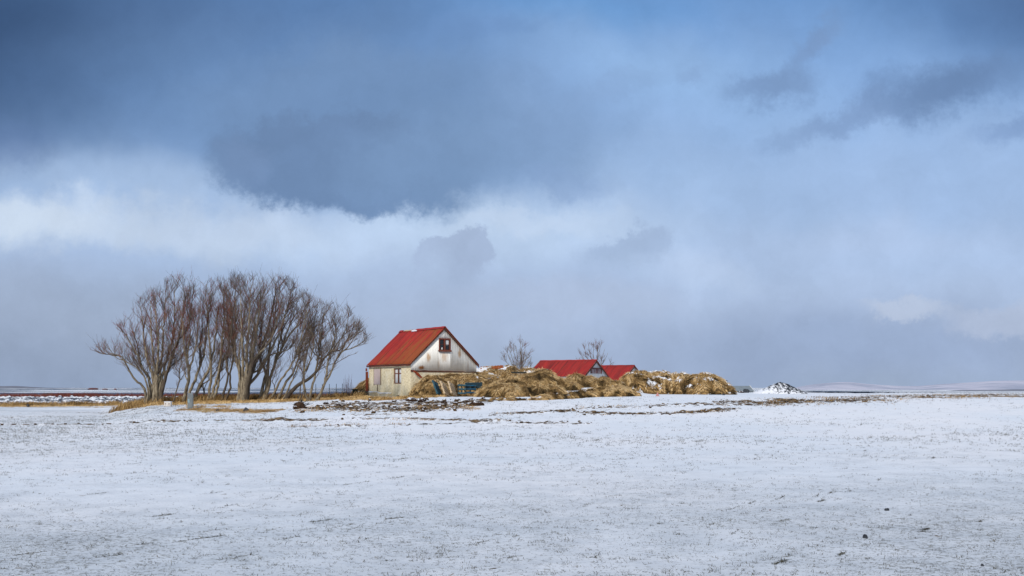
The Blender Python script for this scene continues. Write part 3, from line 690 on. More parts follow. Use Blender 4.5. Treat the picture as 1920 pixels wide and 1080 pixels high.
# side window with curtains, rotated frame
sw = MB(); xq = 0.10; t = 0.06
sc_, zc_ = (ws0 + ws1) / 2, (wz0 + wz1) / 2; w_, h_ = ws1 - ws0, wz1 - wz0
sw.box((xq, ws0 + t / 2, zc_), (0.08, t, h_)); sw.box((xq, ws1 - t / 2, zc_), (0.08, t, h_))
sw.box((xq, sc_, wz1 - t / 2), (0.078, w_ - 2 * t, t)); sw.box((xq, sc_, wz0 + t / 2), (0.078, w_ - 2 * t, t))
sw.box((xq, sc_, zc_), (0.076, 0.05, h_ - 2 * t)); sw.box((xq, sc_, wz1 - 0.36), (0.07, w_ - 2 * t, 0.05))
swo = sw.build('window', M_frame, house)
mb = MB(); mb.box((xq + 0.02, sc_, zc_), (0.006, w_ - 2 * t, h_ - 2 * t)); mb.build('pane', M_glass, swo)
for s0, s1 in ((ws0 + .08, sc_ - 0.10), (sc_ + 0.12, ws1 - .07)):
    mb = MB(); k = 14
    V = []; 
    for i in range(k + 1):
        s = s0 + (s1 - s0) * i / k; xx = xq + 0.004 + 0.010 * math.sin(i * 1.9)
        V += [(xx, s, wz0 + .07), (xx, s, wz1 - .08)]
    mb.add(V, [(2 * i, 2 * i + 2, 2 * i + 3, 2 * i + 1) for i in range(k)]); mb.build('curtain', M_curt, swo, smooth=True)
# boarded opening
mb = MB(); mb.box((-0.022, 4.87, 2.50), (0.04, 1.02, 1.13)); bo = mb.build('window_board', M_board, house, bevel=0.008)
mb = MB()
for a_, b_ in (((4.33), (4.37)), ((5.37), (5.41))): mb.box((-0.03, (a_ + b_) / 2, 2.5), (0.05, 0.04, 1.2))
mb.box((-0.03, 4.87, 3.085), (0.045, 1.0, 0.035)); mb.build('board_trim', mat_simple('dull_brown_timber', (0.30, 0.24, 0.15), (0.2, 0.15, 0.1), 6), house)
# crack pipe below the board
mb = MB(); mb.tube([(-0.03, 4.85, 1.92), (-0.03, 4.86, 1.5), (-0.03, 4.84, 1.1)], 0.022, 6); mb.build('pipe', M_verge, house)
# rusty sheet standing at the far end of the side wall
mb = MB(); mb.box((-0.12, HL + 0.10, 1.95), (0.10, 0.26, 1.85)); mb.box((-0.16, HL + 0.1, 3.02), (0.08, 0.16, 0.22)); mb.build('rusty_panel', M_rust, house, bevel=0.02)
# plinths at the foot of the side wall
for s0, s1, hgt, d in ((4.75, 6.95, 0.42, 0.5), (2.75, 4.30, 0.34, 0.30)):
    mb = MB(); mb.box((-d / 2 - 0.01, (s0 + s1) / 2, 0.8 + hgt / 2), (d, s1 - s0, hgt + 0.35)); pl = mb.build('plinth', M_conc2, house, bevel=0.03)
    mb = MB(); mb.box((-d / 2 - 0.012, (s0 + s1) / 2, 0.8 + hgt + 0.175 + 0.022), (d + 0.03, s1 - s0 + .03, 0.05)); mb.build('snow_cap', M_snow, pl, bevel=0.015)
# broken rusty brace in the gap beside the gable corner
mb = MB(); mb.tube([(0.10, -0.22, 2.86), (0.35, -0.35, 2.62), (0.62, -0.5, 2.35)], [0.05, 0.11, 0.05], 5); mb.build('rusty_brace', M_rust, house)

# ------------------------------------------------------------------ barns
def barn(label, corner_px, corner_py, Yd, a, Wd, L, ZEa, ZAp, window=False, seed=0):
    p = W(corner_px, corner_py, Yd)
    r = empty('barn', (p.x, p.y, 0), R(a)); tag(r, label, 'barn', 'red roofed barns behind the turf walls')
    g = gz(p.x, p.y) - 0.3
    mb = MB()
    mb.add([(0, 0, g), (Wd, 0, g), (Wd, 0, ZEa), (Wd / 2, 0, ZAp - 0.04), (0, 0, ZEa)], [(0, 1, 2, 3, 4)])
    mb.add([(0, L, g), (Wd, L, g), (Wd, L, ZEa), (Wd / 2, L, ZAp - 0.04), (0, L, ZEa)], [(4, 3, 2, 1, 0)])
    mb.add([(0, 0, g), (0, L, g), (0, L, ZEa), (0, 0, ZEa)], [(0, 1, 2, 3)]); mb.add([(Wd, 0, g), (Wd, L, g), (Wd, L, ZEa), (Wd, 0, ZEa)], [(0, 1, 2, 3)])
    mb.build('wall', M_white, r)
    for sg in (1, -1): roof_sheet(sg, M_roof2, r, Wd, L, ZEa, ZAp, ov=0.15, endov=0.10, rust=lambda X, Tt: 0.5 * Tt)
    ridge_cap(r, Wd / 2, -0.12, L + 0.1, ZAp + 0.03, M_roof2, 0.14)
    for sg in (-1, 1):
        for yy, nm, mt in ((-0.13, 'barge_board', M_verge), (L + 0.12, 'barge_board', M_white)):
            ye = Wd / 2 + 0.15; ze = ZAp - (ZAp - ZEa) / (Wd / 2) * ye
            up = 0.10 if yy > 0 else 0.01
            P0 = Vector((Wd / 2, yy, ZAp + up)); P1 = Vector((Wd / 2 + sg * ye, yy, ze + up)); dn = Vector((0, 0, -0.13 - up)); th = Vector((0, 0.03, 0))
            mb = MB(); mb.add([P0, P1, P1 + dn, P0 + dn, P0 + th, P1 + th, P1 + dn + th, P0 + dn + th], [(0, 1, 2, 3), (4, 7, 6, 5), (0, 4, 5, 1), (1, 5, 6, 2), (2, 6, 7, 3), (3, 7, 4, 0)])
            mb.build(nm, mt, r)
    if window:
        zc = ZAp - 0.84; xc = Wd / 2 + 0.05
        mb = MB(); w, h, t = 2.0, 0.42, 0.08
        mb.box((xc - w / 2, -0.03, zc), (t, .08, h)); mb.box((xc + w / 2, -0.03, zc), (t, .08, h)); mb.box((xc, -0.03, zc + h / 2), (w + t, .09, t)); mb.box((xc + .1, -0.03, zc), (0.08, .075, h))
        wo = mb.build('window', M_trim, r)
        mb = MB(); mb.box((xc, -0.012, zc), (w, 0.02, h)); mb.build('window_board', mat_simple('grey_pink_board', (0.34, 0.27, 0.28), (0.16, 0.10, 0.10), 4), wo)
    return r
barn('low red roofed barn with a boarded window in its white gable, behind the turf bank', 1094, 720, 80.0, 60, 4.6, 5.1, 2.66, 3.92, True)
barn('rearmost small red roofed barn, half hidden beside the snowy turf mound', 1167, 720, 88.0, 60, 5.0, 6.6, 2.42, 3.66)

# far low shed
p = W(1372, 738, 110.0); g = 1.05
shed = empty('shed', (p.x, p.y, 0), R(8)); tag(shed, 'small pale grey low shed on the skyline between the turf mound and the gravel heap', 'shed')
M_shedroof = mat_simple('pale_grey_sheet_roof', (0.24, 0.27, 0.29), (0.17, 0.20, 0.22), 3, rough=0.6)
mb = MB()
mb.add([(-0.9, 0, g - .3), (2.5, 0, g - .3), (2.5, 0, g + .25), (-0.9, 0, g + .25)], [(0, 1, 2, 3)])
mb.add([(2.5, 0, g - .3), (2.5, 2.4, g - .3), (2.5, 2.4, g + .25), (2.5, 1.2, g + .72), (2.5, 0, g + .25)], [(0, 1, 2, 3, 4)]); mb.add([(-0.9, 2.4, g - .3), (2.5, 2.4, g - .3), (2.5, 2.4, g + .25), (-0.9, 2.4, g + .25)], [(3, 2, 1, 0)])
mb.build('wall', M_grey, shed)
mb = MB(); mb.box((0.8, 0.56, g + .56), (3.5, 1.36, 0.05), Matrix.Rotation(R(24), 3, 'X')); mb.box((0.8, 1.84, g + .56), (3.5, 1.36, 0.05), Matrix.Rotation(R(-24), 3, 'X')); mb.build('roof', M_shedroof, shed)
mb = MB(); mb.tube([(2.57, -0.12, g + .22), (2.57, 1.2, g + .88), (2.57, 2.5, g + .22)], 0.05, 6); mb.build('verge', M_white, shed)

# ------------------------------------------------------------------ blades of grass
GRASS_COLS = [(0.045, 0.030, 0.012), (0.15, 0.088, 0.034), (0.40, 0.245, 0.095), (0.66, 0.44, 0.19), (0.80, 0.59, 0.32)]
M_grass = mat_blades('dry_grass', GRASS_COLS)
TAN_COLS = [(0.10, 0.06, 0.03), (0.28, 0.17, 0.075), (0.45, 0.29, 0.14), (0.58, 0.41, 0.22)]
M_tan = mat_blades('flattened_grass', TAN_COLS)
M_stub = mat_blades('stubble', [(0.03, 0.028, 0.022), (0.07, 0.06, 0.035), (0.14, 0.12, 0.06)])
M_shrubred = mat_blades('red_brown_twigs', [(0.05, 0.018, 0.015), (0.13, 0.035, 0.028), (0.20, 0.06, 0.04), (0.16, 0.10, 0.06)])
def blades(name, P, D, length, width, rnd, mat, droop=0.5, parent=None):
    n_ = len(P); D = D / np.linalg.norm(D, axis=1, keepdims=True)
    view = P.copy(); view[:, 2] = 0; view /= np.linalg.norm(view, axis=1, keepdims=True)
    ang = rng.uniform(-0.9, 0.9, n_)
    side = np.stack([np.cos(ang), np.sin(ang), rng.uniform(-.2, .2, n_)], -1)
    L = length[:, None]; Wd = width[:, None]
    down = np.zeros_like(P); down[:, 2] = -1
    mid = P + D * L * 0.5 + down * L * 0.10 * droop; tip = P + D * L + down * L * 0.6 * droop
    V = np.stack([P - side * Wd, P + side * Wd, mid - side * Wd * .8, mid + side * Wd * .8, tip], 1).reshape(-1, 3)
    b = (np.arange(n_) * 5)[:, None]
    Fc = np.concatenate([b + np.array([[0, 1, 3]]), b + np.array([[0, 3, 2]]), b + np.array([[2, 3, 4]])], 0)
    return mesh_obj(name, V, Fc, mat, parent, attrs=dict(rnd=np.repeat(np.clip(rnd, 0, 1), 5)))

# ------------------------------------------------------------------ turf mounds
def mat_turf():
    m, nt, b = new_mat('turf_body'); n = N(nt)
    P = n.n('ShaderNodeNewGeometry').outputs['Position']
    a = n.noise(P, 2.6, 5, 0.65); a2 = n.noise(n.scale(P, (1, 1, 0.5)), 11, 4, 0.7)
    c = n.ramp(n.math('ADD', n.math('MULTIPLY', a, .5), n.math('MULTIPLY', a2, .5)), [(0.36, (0.04, 0.025, 0.012)), (0.5, (0.19, 0.115, 0.045)), (0.64, (0.38, 0.25, 0.11))])
    sn = n.ss(n.math('ADD', n.attr('snow'), n.math('MULTIPLY', n.math('SUBTRACT', n.noise(P, 5.0, 4, 0.7), 0.5), 0.9)), 0.45, 0.6)
    c = n.mix(sn, c, SNOW)
    n.link(c, b.inputs['Base Color']); b.inputs['Roughness'].default_value = 0.95
    n.bump(a2, 0.7, 0.05, b); return m
M_turf = mat_turf()
def mound(label, bumps, snow=0.15, nbl=14000, seed=0, power=0.55, group=None, blen=0.25, tuss=0.16, dark=0.0, rootz=0.15):
    bs = []
    for (px, yt, Yd, rx, ry, rot) in bumps:
        x = (px - 960) / F * Yd; zt = CAMZ + (HZ - yt) / F * Yd
        bs.append((x, Yd, rx, ry, R(rot), zt - tuss * 0.2))
    xa = min(b[0] - max(b[2], b[3]) for b in bs); xb = max(b[0] + max(b[2], b[3]) for b in bs)
    ya = min(b[1] - max(b[2], b[3]) for b in bs); yb = max(b[1] + max(b[2], b[3]) for b in bs)
    def height(X, Y):
        g = base_h(X, Y); wx = X + 0.22 * fbm(X / 1.1, Y / 1.1, 3, seed + 1); wy = Y + 0.22 * fbm(X / 1.1, Y / 1.1, 3, seed + 2)
        h = np.full_like(X, -0.5)
        for (x, y, rx, ry, ro, zt) in bs:
            dx = wx - x; dy = wy - y; c, s = math.cos(ro), math.sin(ro)
            r2 = ((dx * c + dy * s) / rx) ** 2 + ((-dx * s + dy * c) / ry) ** 2
            gg = gz(x, y)
            hh = np.where(r2 < 1, (zt - gg) * np.clip(1 - r2, 0, 1) ** power, -0.5 * np.clip(r2 - 1, 0, 1))
            h = np.maximum(h, hh)
        t = tuss * (1.35 * (1 - np.abs(fbm(X / 0.62, Y / 0.62, 2, seed + 3)) * 2.6) - 0.75) + 0.16 * fbm(X / 1.5, Y / 1.5, 2, seed + 4)
        return g, h + t * np.clip(h * 3, 0, 1)
    st = 0.09
    X, Y = np.meshgrid(np.arange(xa, xb, st), np.arange(ya, yb, st), indexing='ij')
    g, h = height(X, Y)
    Z = g + h
    gx, gy = np.gradient(Z, st)
    nz = 1 / np.sqrt(1 + gx ** 2 + gy ** 2)
    sn = snow + (nz - 0.62) * 0.45 + 0.62 * fbm(X / 0.75, Z / 0.20 + Y / 0.8, 4, seed + 8, 0.6)
    sn = np.where(h < 0.12, sn + 0.1, sn)
    nx_, ny_ = X.shape; i = np.arange(nx_ * ny_).reshape(nx_, ny_)
    q = np.stack([i[:-1, :-1], i[1:, :-1], i[1:, 1:], i[:-1, 1:]], -1).reshape(-1, 4)
    keep = (h.ravel()[q].max(1) > -0.12); q = q[keep]
    used = np.unique(q); rm = -np.ones(nx_ * ny_, int); rm[used] = np.arange(len(used))
    V = np.stack([X, Y, Z], -1).reshape(-1, 3)[used]
    cx, cy = float(V[:, 0].mean()), float(V[:, 1].min()); cz = gz(cx, cy)
    root = empty('turf_mound', (cx, cy, cz)); tag(root, label, 'mound', group)
    C = np.array([cx, cy, cz])
    mesh_obj('turf', V - C, rm[q], M_turf, root, smooth=True, attrs=dict(snow=sn.ravel()[used]))
    # tufts
    cand = np.argwhere((h > 0.03) & (sn < 0.50 + 0.35 * (rng.random(sn.shape) < 0.25)))
    if len(cand):
        wts = 1.0 / nz[cand[:, 0], cand[:, 1]]; wts /= wts.sum()
        pk = cand[rng.choice(len(cand), nbl, p=wts)]
        ii, jj = pk[:, 0], pk[:, 1]
        Pp = np.stack([X[ii, jj] + rng.uniform(-st, st, nbl) / 2, Y[ii, jj] + rng.uniform(-st, st, nbl) / 2, Z[ii, jj] - 0.02], -1)
        nrm = np.stack([-gx[ii, jj], -gy[ii, jj], np.ones(nbl)], -1); nrm /= np.linalg.norm(nrm, axis=1, keepdims=True)
        dsl = np.stack([-gx[ii, jj], -gy[ii, jj], -(gx[ii, jj] ** 2 + gy[ii, jj] ** 2)], -1); dsl /= (np.linalg.norm(dsl, axis=1, keepdims=True) + 1e-3)
        comb = np.stack([np.sin(3 * fbm(Pp[:, 0] / 0.8, Pp[:, 1] / 0.8, 2, seed + 20)), -0.3 * np.ones(nbl), 0.1 * np.ones(nbl)], -1)
        D = nrm * 0.55 + dsl * 0.55 + comb * 0.45 + rng.normal(0, 0.13, (nbl, 3))
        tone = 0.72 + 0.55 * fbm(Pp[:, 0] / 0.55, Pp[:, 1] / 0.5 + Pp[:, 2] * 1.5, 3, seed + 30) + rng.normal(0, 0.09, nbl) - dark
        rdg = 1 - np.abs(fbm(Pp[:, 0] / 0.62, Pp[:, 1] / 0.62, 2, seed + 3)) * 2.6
        tone += 0.55 * (rdg - 0.55)  # crevice shade put into blade colour: valleys between tussocks darker
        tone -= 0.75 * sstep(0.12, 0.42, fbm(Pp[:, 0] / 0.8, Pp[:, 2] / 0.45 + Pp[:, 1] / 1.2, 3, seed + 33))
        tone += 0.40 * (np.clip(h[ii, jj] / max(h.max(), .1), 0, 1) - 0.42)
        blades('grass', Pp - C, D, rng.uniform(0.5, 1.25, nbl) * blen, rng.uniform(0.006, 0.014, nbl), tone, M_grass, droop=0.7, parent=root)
    return root
MG = 'grassed turf mounds around the farm buildings'
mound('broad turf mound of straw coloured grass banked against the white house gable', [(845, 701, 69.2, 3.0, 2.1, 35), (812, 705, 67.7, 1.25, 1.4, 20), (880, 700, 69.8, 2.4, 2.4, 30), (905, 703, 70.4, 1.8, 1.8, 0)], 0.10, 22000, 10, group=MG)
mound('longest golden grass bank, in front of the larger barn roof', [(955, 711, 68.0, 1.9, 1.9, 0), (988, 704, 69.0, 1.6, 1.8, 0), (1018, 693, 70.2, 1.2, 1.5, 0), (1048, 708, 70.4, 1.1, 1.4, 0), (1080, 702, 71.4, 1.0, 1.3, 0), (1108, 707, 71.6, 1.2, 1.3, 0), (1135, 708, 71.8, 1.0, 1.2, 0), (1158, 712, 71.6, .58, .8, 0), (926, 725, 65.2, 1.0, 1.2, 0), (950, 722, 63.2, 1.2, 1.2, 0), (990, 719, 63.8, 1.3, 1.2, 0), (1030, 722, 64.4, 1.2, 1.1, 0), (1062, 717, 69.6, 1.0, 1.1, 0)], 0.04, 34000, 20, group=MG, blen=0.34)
mound('low rounded grass bank at the right front, lowest beside the snowy track', [(1130, 727, 61.2, 1.1, 0.8, 0), (1156, 723, 61.8, 1.15, 0.9, 0), (1180, 729, 62.2, 0.7, 0.7, 0), (1110, 732, 60.6, 0.7, 0.6, 0)], 0.08, 14000, 30, group=MG)
mound('low broken line of grass hummocks at the foot of the longest bank', [(1016, 741, 57.4, .5, .4, 0), (1036, 737, 57.8, .6, .45, 0), (1058, 737, 58.4, .55, .45, 0), (1076, 734, 59.0, .55, .45, 0), (1092, 733, 59.8, .5, .4, 0), (1001, 745, 57.0, .35, .3, 0)], 0.12, 7000, 40, group=MG, tuss=0.1)
mound('snow flecked mound with a rusty iron sheet on top, right behind the house', [(915, 686, 74.0, 1.6, 1.8, 0), (945, 686, 74.2, 2.0, 2.0, 0), (975, 693, 74.4, 1.6, 1.6, 0), (895, 690, 73.6, 0.9, 1.2, 0)], 0.40, 9000, 50, group=MG)
mound('big snow dusted turf mound standing alone on the right of the barns', [(1205, 697, 77.0, 1.7, 1.9, 0), (1235, 695, 77.4, 1.9, 2.0, 0), (1270, 699, 77.4, 1.8, 2.0, 0), (1300, 702, 77.0, 1.6, 1.8, 0), (1325, 700, 76.6, 1.7, 1.8, 0), (1345, 708, 76.6, 1.4, 1.5, 0), (1362, 724, 76.4, .7, .8, 0), (1185, 704, 77.0, 1.0, 1.2, 0)], 0.36, 30000, 60, group=MG, tuss=0.22)
mound('small dark grass mound peeping out behind the left corner of the house', [(690, 711, 74.5, 1.15, 1.2, 0), (674, 724, 74.0, .6, .8, 0)], -0.1, 6000, 70, group=MG, dark=0.1, blen=0.2)
mound('dark brown hummock in front of the blue pallet stack', [(938, 743, 56.9, .65, .4, 0), (960, 743, 57.0, .5, .4, 0), (977, 746, 57.0, .3, .3, 0)], 0.08, 3500, 80, group=MG, dark=0.25, blen=0.16, tuss=0.08)

# rust sheet lying on the mound behind the house
p = W(922, 687, 74.0)
mb = MB(); V = []
for i in range(40):
    x = -0.85 + 1.7 * i / 39
    for y in (-0.5, 0.5): V.append((x, y, 0.02 * math.sin(i * 1.3) + 0.02 * x - 0.10 * y * y))
mb.add(V, [(2 * i, 2 * i + 2, 2 * i + 3, 2 * i + 1) for i in range(39)])
o = mb.build('rusty_sheet', mat_simple('orange_rust', (0.42, 0.11, 0.02), (0.25, 0.06, 0.015), 5)); o.location = (p.x, p.y, p.z - 0.05); o.rotation_euler = (R(14), R(-3), 0)
s_ = o.modifiers.new('t', 'SOLIDIFY'); s_.thickness = 0.02
tag(o, 'orange rusted corrugated sheet lying on the snow flecked mound behind the house', 'metal sheet')
# dark board on the long bank
p = W(973, 699, 69.2); mb = MB(); mb.box((0, 0, 0), (1.05, 0.3, 0.10)); o = mb.build('dark_plank', M_dark, bevel=0.015); o.location = (p.x, p.y, p.z + 0.02); o.rotation_euler = (0.05, R(1), 0.1)
tag(o, 'black plank resting on the crest of the longest grass bank', 'plank')

# gravel heap
def heap():
    X, Y = np.meshgrid(np.arange(-3.2, 3.2, .06), np.arange(-2.4, 2.4, .06), indexing='ij')
    r = np.sqrt((X / 2.6) ** 2 + (Y / 2.2) ** 2)
    h = 1.05 * (1 - r) ** 1.0; h = np.where(r < 0.25, 1.05 * 0.75 + (0.25 - r) * 0.5, h); h = h * 1.18 + 0.10 * fbm(X / .9, Y / .9, 3, 5)
    h += 0.10 * np.abs(fbm(X / .25, Y / .25, 3, 6))
    c = W(1463, 738, 96.0); g0 = gz(c.x, c.y)
    i = np.arange(X.size).reshape(X.shape); q = np.stack([i[:-1, :-1], i[1:, :-1], i[1:, 1:], i[:-1, 1:]], -1).reshape(-1, 4)
    q = q[h.ravel()[q].max(1) > -0.12]
    m, nt, b = new_mat('snowy_gravel'); n = N(nt); P = n.coord()
    a = n.noise(P, 3.6, 6, 0.75); sp = n.n('ShaderNodeSeparateXYZ'); n.link(P, sp.inputs[0])
    k = n.math('ADD', a, n.math('MULTIPLY', sp.outputs[2], 0.10)); k = n.math('ADD', k, n.math('MULTIPLY', sp.outputs[0], 0.035))
    n.link(n.mix(n.ss(k, 0.515, 0.57), SNOW, (0.03, 0.034, 0.042)), b.inputs['Base Color']); n.bump(a, .8, .05, b); b.inputs['Roughness'].default_value = .9
    used = np.unique(q); rm = -np.ones(X.size, int); rm[used] = np.arange(len(used))
    o = mesh_obj('gravel_heap', np.stack([X, Y, h], -1).reshape(-1, 3)[used], rm[q], m, smooth=True, loc=(c.x, c.y, g0 - 0.02))
    tag(o, 'dark gravel heap dusted with snow, on the skyline right of the grey shed', 'gravel heap')
heap()

# ------------------------------------------------------------------ rocks
def rock(name, label, cat, px, py, wpx, hpx, mat, seed, group=None, Yd=None, squash=1.0, sub=3, sink=0.25):
    if Yd is None: x, y, z = G(px, py)
    else: x, y = (px - 960) / F * Yd, Yd; z = gz(x, y)
    w = wpx / F * y; h = hpx / F * y
    bm = bmesh.new(); bmesh.ops.create_icosphere(bm, subdivisions=sub, radius=1.0)
    off = Vector((seed * 3.1, seed * 1.7, seed * .9))
    for v in bm.verts:
        d = v.co.normalized(); k = 1 + 0.38 * mnoise.noise(d * 1.2 + off) + 0.16 * mnoise.noise(d * 3.3 + off)
        pl = Vector((0.3, -0.8, 0.5)).normalized()
        if d.dot(pl) > 0.6: k *= 0.6 / d.dot(pl) * 1.0 + 0.0
        v.co = Vector((d.x * k * w / 2, d.y * k * w / 2 * 0.9 * squash, d.z * k * h * 0.62))
    me = bpy.data.meshes.new(name); bm.to_mesh(me); bm.free(); me.materials.append(mat)
    o = bpy.data.objects.new(name, me); COL.objects.link(o); o.location = (x, y, z + h * (0.5 - sink)); o.rotation_euler = (0, 0, seed * 1.3)
    tag(o, label, cat, group); return o
rock('stone', 'largest black stone on the near snow, lower right', 'stone', 1623, 1014, 12, 9, M_rock, 1)
rock('stone', 'second black stone on the near snow, just above and right of the largest', 'stone', 1663, 960, 8, 6, M_rock, 2)
rock('stone', 'tiny dark pebble right of the two black stones on the near snow', 'stone', 1707, 967, 4, 2.6, M_rock, 3)
rock('stone', 'small dark pebble near the lower right corner of the snow field', 'stone', 1842, 1062, 6, 4.5, M_rock, 4)
rock('stone', 'reddish brown pebble beside a grass streak left of the black stones', 'stone', 1444, 961, 5, 3, M_verge, 5)
rock('boulder', 'dark rounded boulder behind the trees, left one of two', 'boulder', 474, 742, 12, 8, M_dark, 6, Yd=90)
rock('boulder', 'dark rounded boulder behind the trees, right one of two', 'boulder', 486, 741, 8, 6, M_dark, 7, Yd=91)
rock('stone', 'grey triangular stone on the flattened grass in front of the trees', 'stone', 461, 772, 10, 8, M_rock, 8)
rock('stone', 'small dark stone on the flattened grass, left of the grey triangular one', 'stone', 408, 771, 8, 4.5, M_rock, 9)
rock('stone', 'round dark stone at the foot of the cream house wall', 'stone', 747, 745, 7, 5, M_dark, 10)
rock('boulder', 'dark stone lying at the right foot of the snow dusted turf mound', 'boulder', 1357, 741, 5, 3.5, M_rock, 11)
rock('boulder', 'dark rounded boulder in front of the grey shed', 'boulder', 1399, 739, 13, 9, M_rock, 12, Yd=106)
rock('boulder', 'flat brown stone left of the boulder by the grey shed', 'boulder', 1389, 740, 12, 5, M_soil, 13, Yd=105)
rock('boulder', 'dark stone in the grass verge at the far left', 'boulder', 52, 763, 6, 7, M_rock, 14)
rock('boulder', 'small dark stone in the grass verge, right of the far left one', 'boulder', 95, 761, 6, 4, M_rock, 15)
rock('soil_heap', 'dark heap among the red shrubs on the far left', 'soil heap', 91, 742, 24, 7, mat_simple('dark_heap', (0.05, 0.045, 0.05), (0.09, 0.08, 0.09), 2), 16, Yd=200)
for i, (px, py, wq, hq) in enumerate([(556, 766, 22, 17), (570, 767, 14, 12)]):
    pass
st = rock('tree_stump', 'black peaty uprooted stump in the snow below the leaning tree', 'stump', 561, 768, 24, 16, M_soil, 17, squash=.8, sub=4)
rt = random.Random(5)
for k in range(9):
    a = rt.uniform(0.2, 2.9); L_ = rt.uniform(0.35, 0.75); mb = MB()
    d = Vector((math.cos(a), rt.uniform(-.4, .2), math.sin(a) * .8)); p0 = Vector((0, 0, 0.0)) + d * 0.12
    mb.tube([p0, p0 + d * L_ * .5 + Vector((0, 0, .04)), p0 + d * L_ + Vector((rt.uniform(-.1, .1), 0, rt.uniform(-.1, .1)))], [0.035, 0.02, 0.008], 5)
    mb.build('root', M_dark, st)
CG = 'dark soil clods in the snowy bank'
clods = [(612, 759, 14, 6, 'dark clod in the snowy bank nearest the leaning trees'), (632, 763, 12, 6, 'dark clod in the snowy bank, between the trees and the black drums'), (648, 764, 9, 6, 'small dark clod in the snowy bank below the rusty drum'),
         (655, 766, 12, 6, 'mossy dark clod in the snowy bank below the black drums'), (686, 767, 9, 5, 'dark clod in the snowy bank below the left house corner'), (730, 765, 9, 4, 'flat brown clod in the bank below the boarded window'),
         (770, 753, 20, 8, 'wide black peat clod just below the cream wall corner'), (790, 754, 18, 8, 'wide black peat clod below the gap at the gable corner'), (787, 761, 8, 6, 'round brown clod under the wide peat clods'),
         (832, 757, 9, 6, 'brown clod in the bank below the blue leaning pallet'), (878, 756, 10, 7, 'brown clod below the pale wooden pallet'), (893, 761, 22, 9, 'long black peat clod below the blue pallet stack'), (905, 752, 12, 8, 'dark clod left of the brown hummock'),
         (851, 764, 9, 4, 'small dark clod low in the bank, left of the long one')]
for i, (px, py, wq, hq, lb) in enumerate(clods): rock('soil_clod', lb, 'soil clod', px, py, wq * 1.25, hq * 1.2, M_soil, 30 + i, CG, squash=0.7, sink=0.3)

# small countless clods along the churned lines: one object of stuff
def scatter_clods():
    V = []; Fs = []; bm = bmesh.new(); bmesh.ops.create_icosphere(bm, subdivisions=1, radius=1)
    bv = np.array([v.co[:] for v in bm.verts]); bf = np.array([[v.index for v in f.verts] for f in bm.faces]); bm.free()
    for pts, wy, s, g in LINES:
        if s < 0.40: continue
        xs = sorted(pts); x0, x1 = xs[0][0], xs[-1][0]
        bank = wy == 2.0
        cnt = int((x1 - x0) * (20 if bank else (12 if s > 0.55 else 6) * min(wy, 1.6)))
        for _ in range(cnt):
            x = rng.uniform(x0, x1)
            if bank and rng.random() > 1.5 * vnoise(np.array([x / 1.3]), np.array([wy * 7.7]), 5)[0] ** 1.5 - 0.05: continue
            if not bank and vnoise(np.array([x / 1.1]), np.array([wy * 7.7]), 5)[0] < 0.42: continue
            y = np.interp(x, [q[0] for q in xs], [q[1] for q in xs]) + rng.normal(0, wy * (0.9 if bank else 0.5))
            r = rng.uniform(0.02, 0.065) if not bank else 0.02 + 0.11 * rng.random() ** 2.5; dd = rng.uniform(0.7, 1.3, (len(bv), 1))
            v = bv * dd * np.array([r * 1.3, r, r * rng.uniform(0.7, 1.1)]) + np.array([x, y, gz(x, y) + r * .4 + 0.02])
            Fs.append(bf + len(V) * len(bv)); V.append(v)
    o = mesh_obj('soil_clods', np.concatenate(V), np.concatenate(Fs), mat_simple('peat_clods', (0.03, 0.018, 0.012), (0.14, 0.085, 0.04), 7, bump=0.8, bdist=0.04, snow=0.32)); tag(o, 'churned soil clods scattered along the wheel lines', 'soil clods', kind='stuff')
scatter_clods()
# stones of the boulder belt behind the left verge
def scatter_stones():
    bm = bmesh.new(); bmesh.ops.create_icosphere(bm, subdivisions=1, radius=1)
    bv = np.array([v.co[:] for v in bm.verts]); bf = np.array([[v.index for v in f.verts] for f in bm.faces]); bm.free()
    V = []; Fs = []
    for _ in range(2600):
        y = rng.uniform(96, 165); x = rng.uniform(-0.60, -0.02) * y
        if x / y > -0.27 and rng.random() < 0.4: continue
        r = rng.uniform(0.12, 0.42); dd = rng.uniform(0.7, 1.25, (len(bv), 1))
        V.append(bv * dd * np.array([r * 1.3, r, r * .7]) + np.array([x, y, gz(x, y) + 0.12])); Fs.append(bf + (len(V) - 1) * len(bv))
    m = mat_simple('snowy_stone', (0.04, 0.045, 0.06), (0.11, 0.12, 0.15), 2, snow=0.42)
    o = mesh_obj('stones', np.concatenate(V), np.concatenate(Fs), m); tag(o, 'belt of snow topped stones along the shore', 'stones', kind='stuff')
scatter_stones()

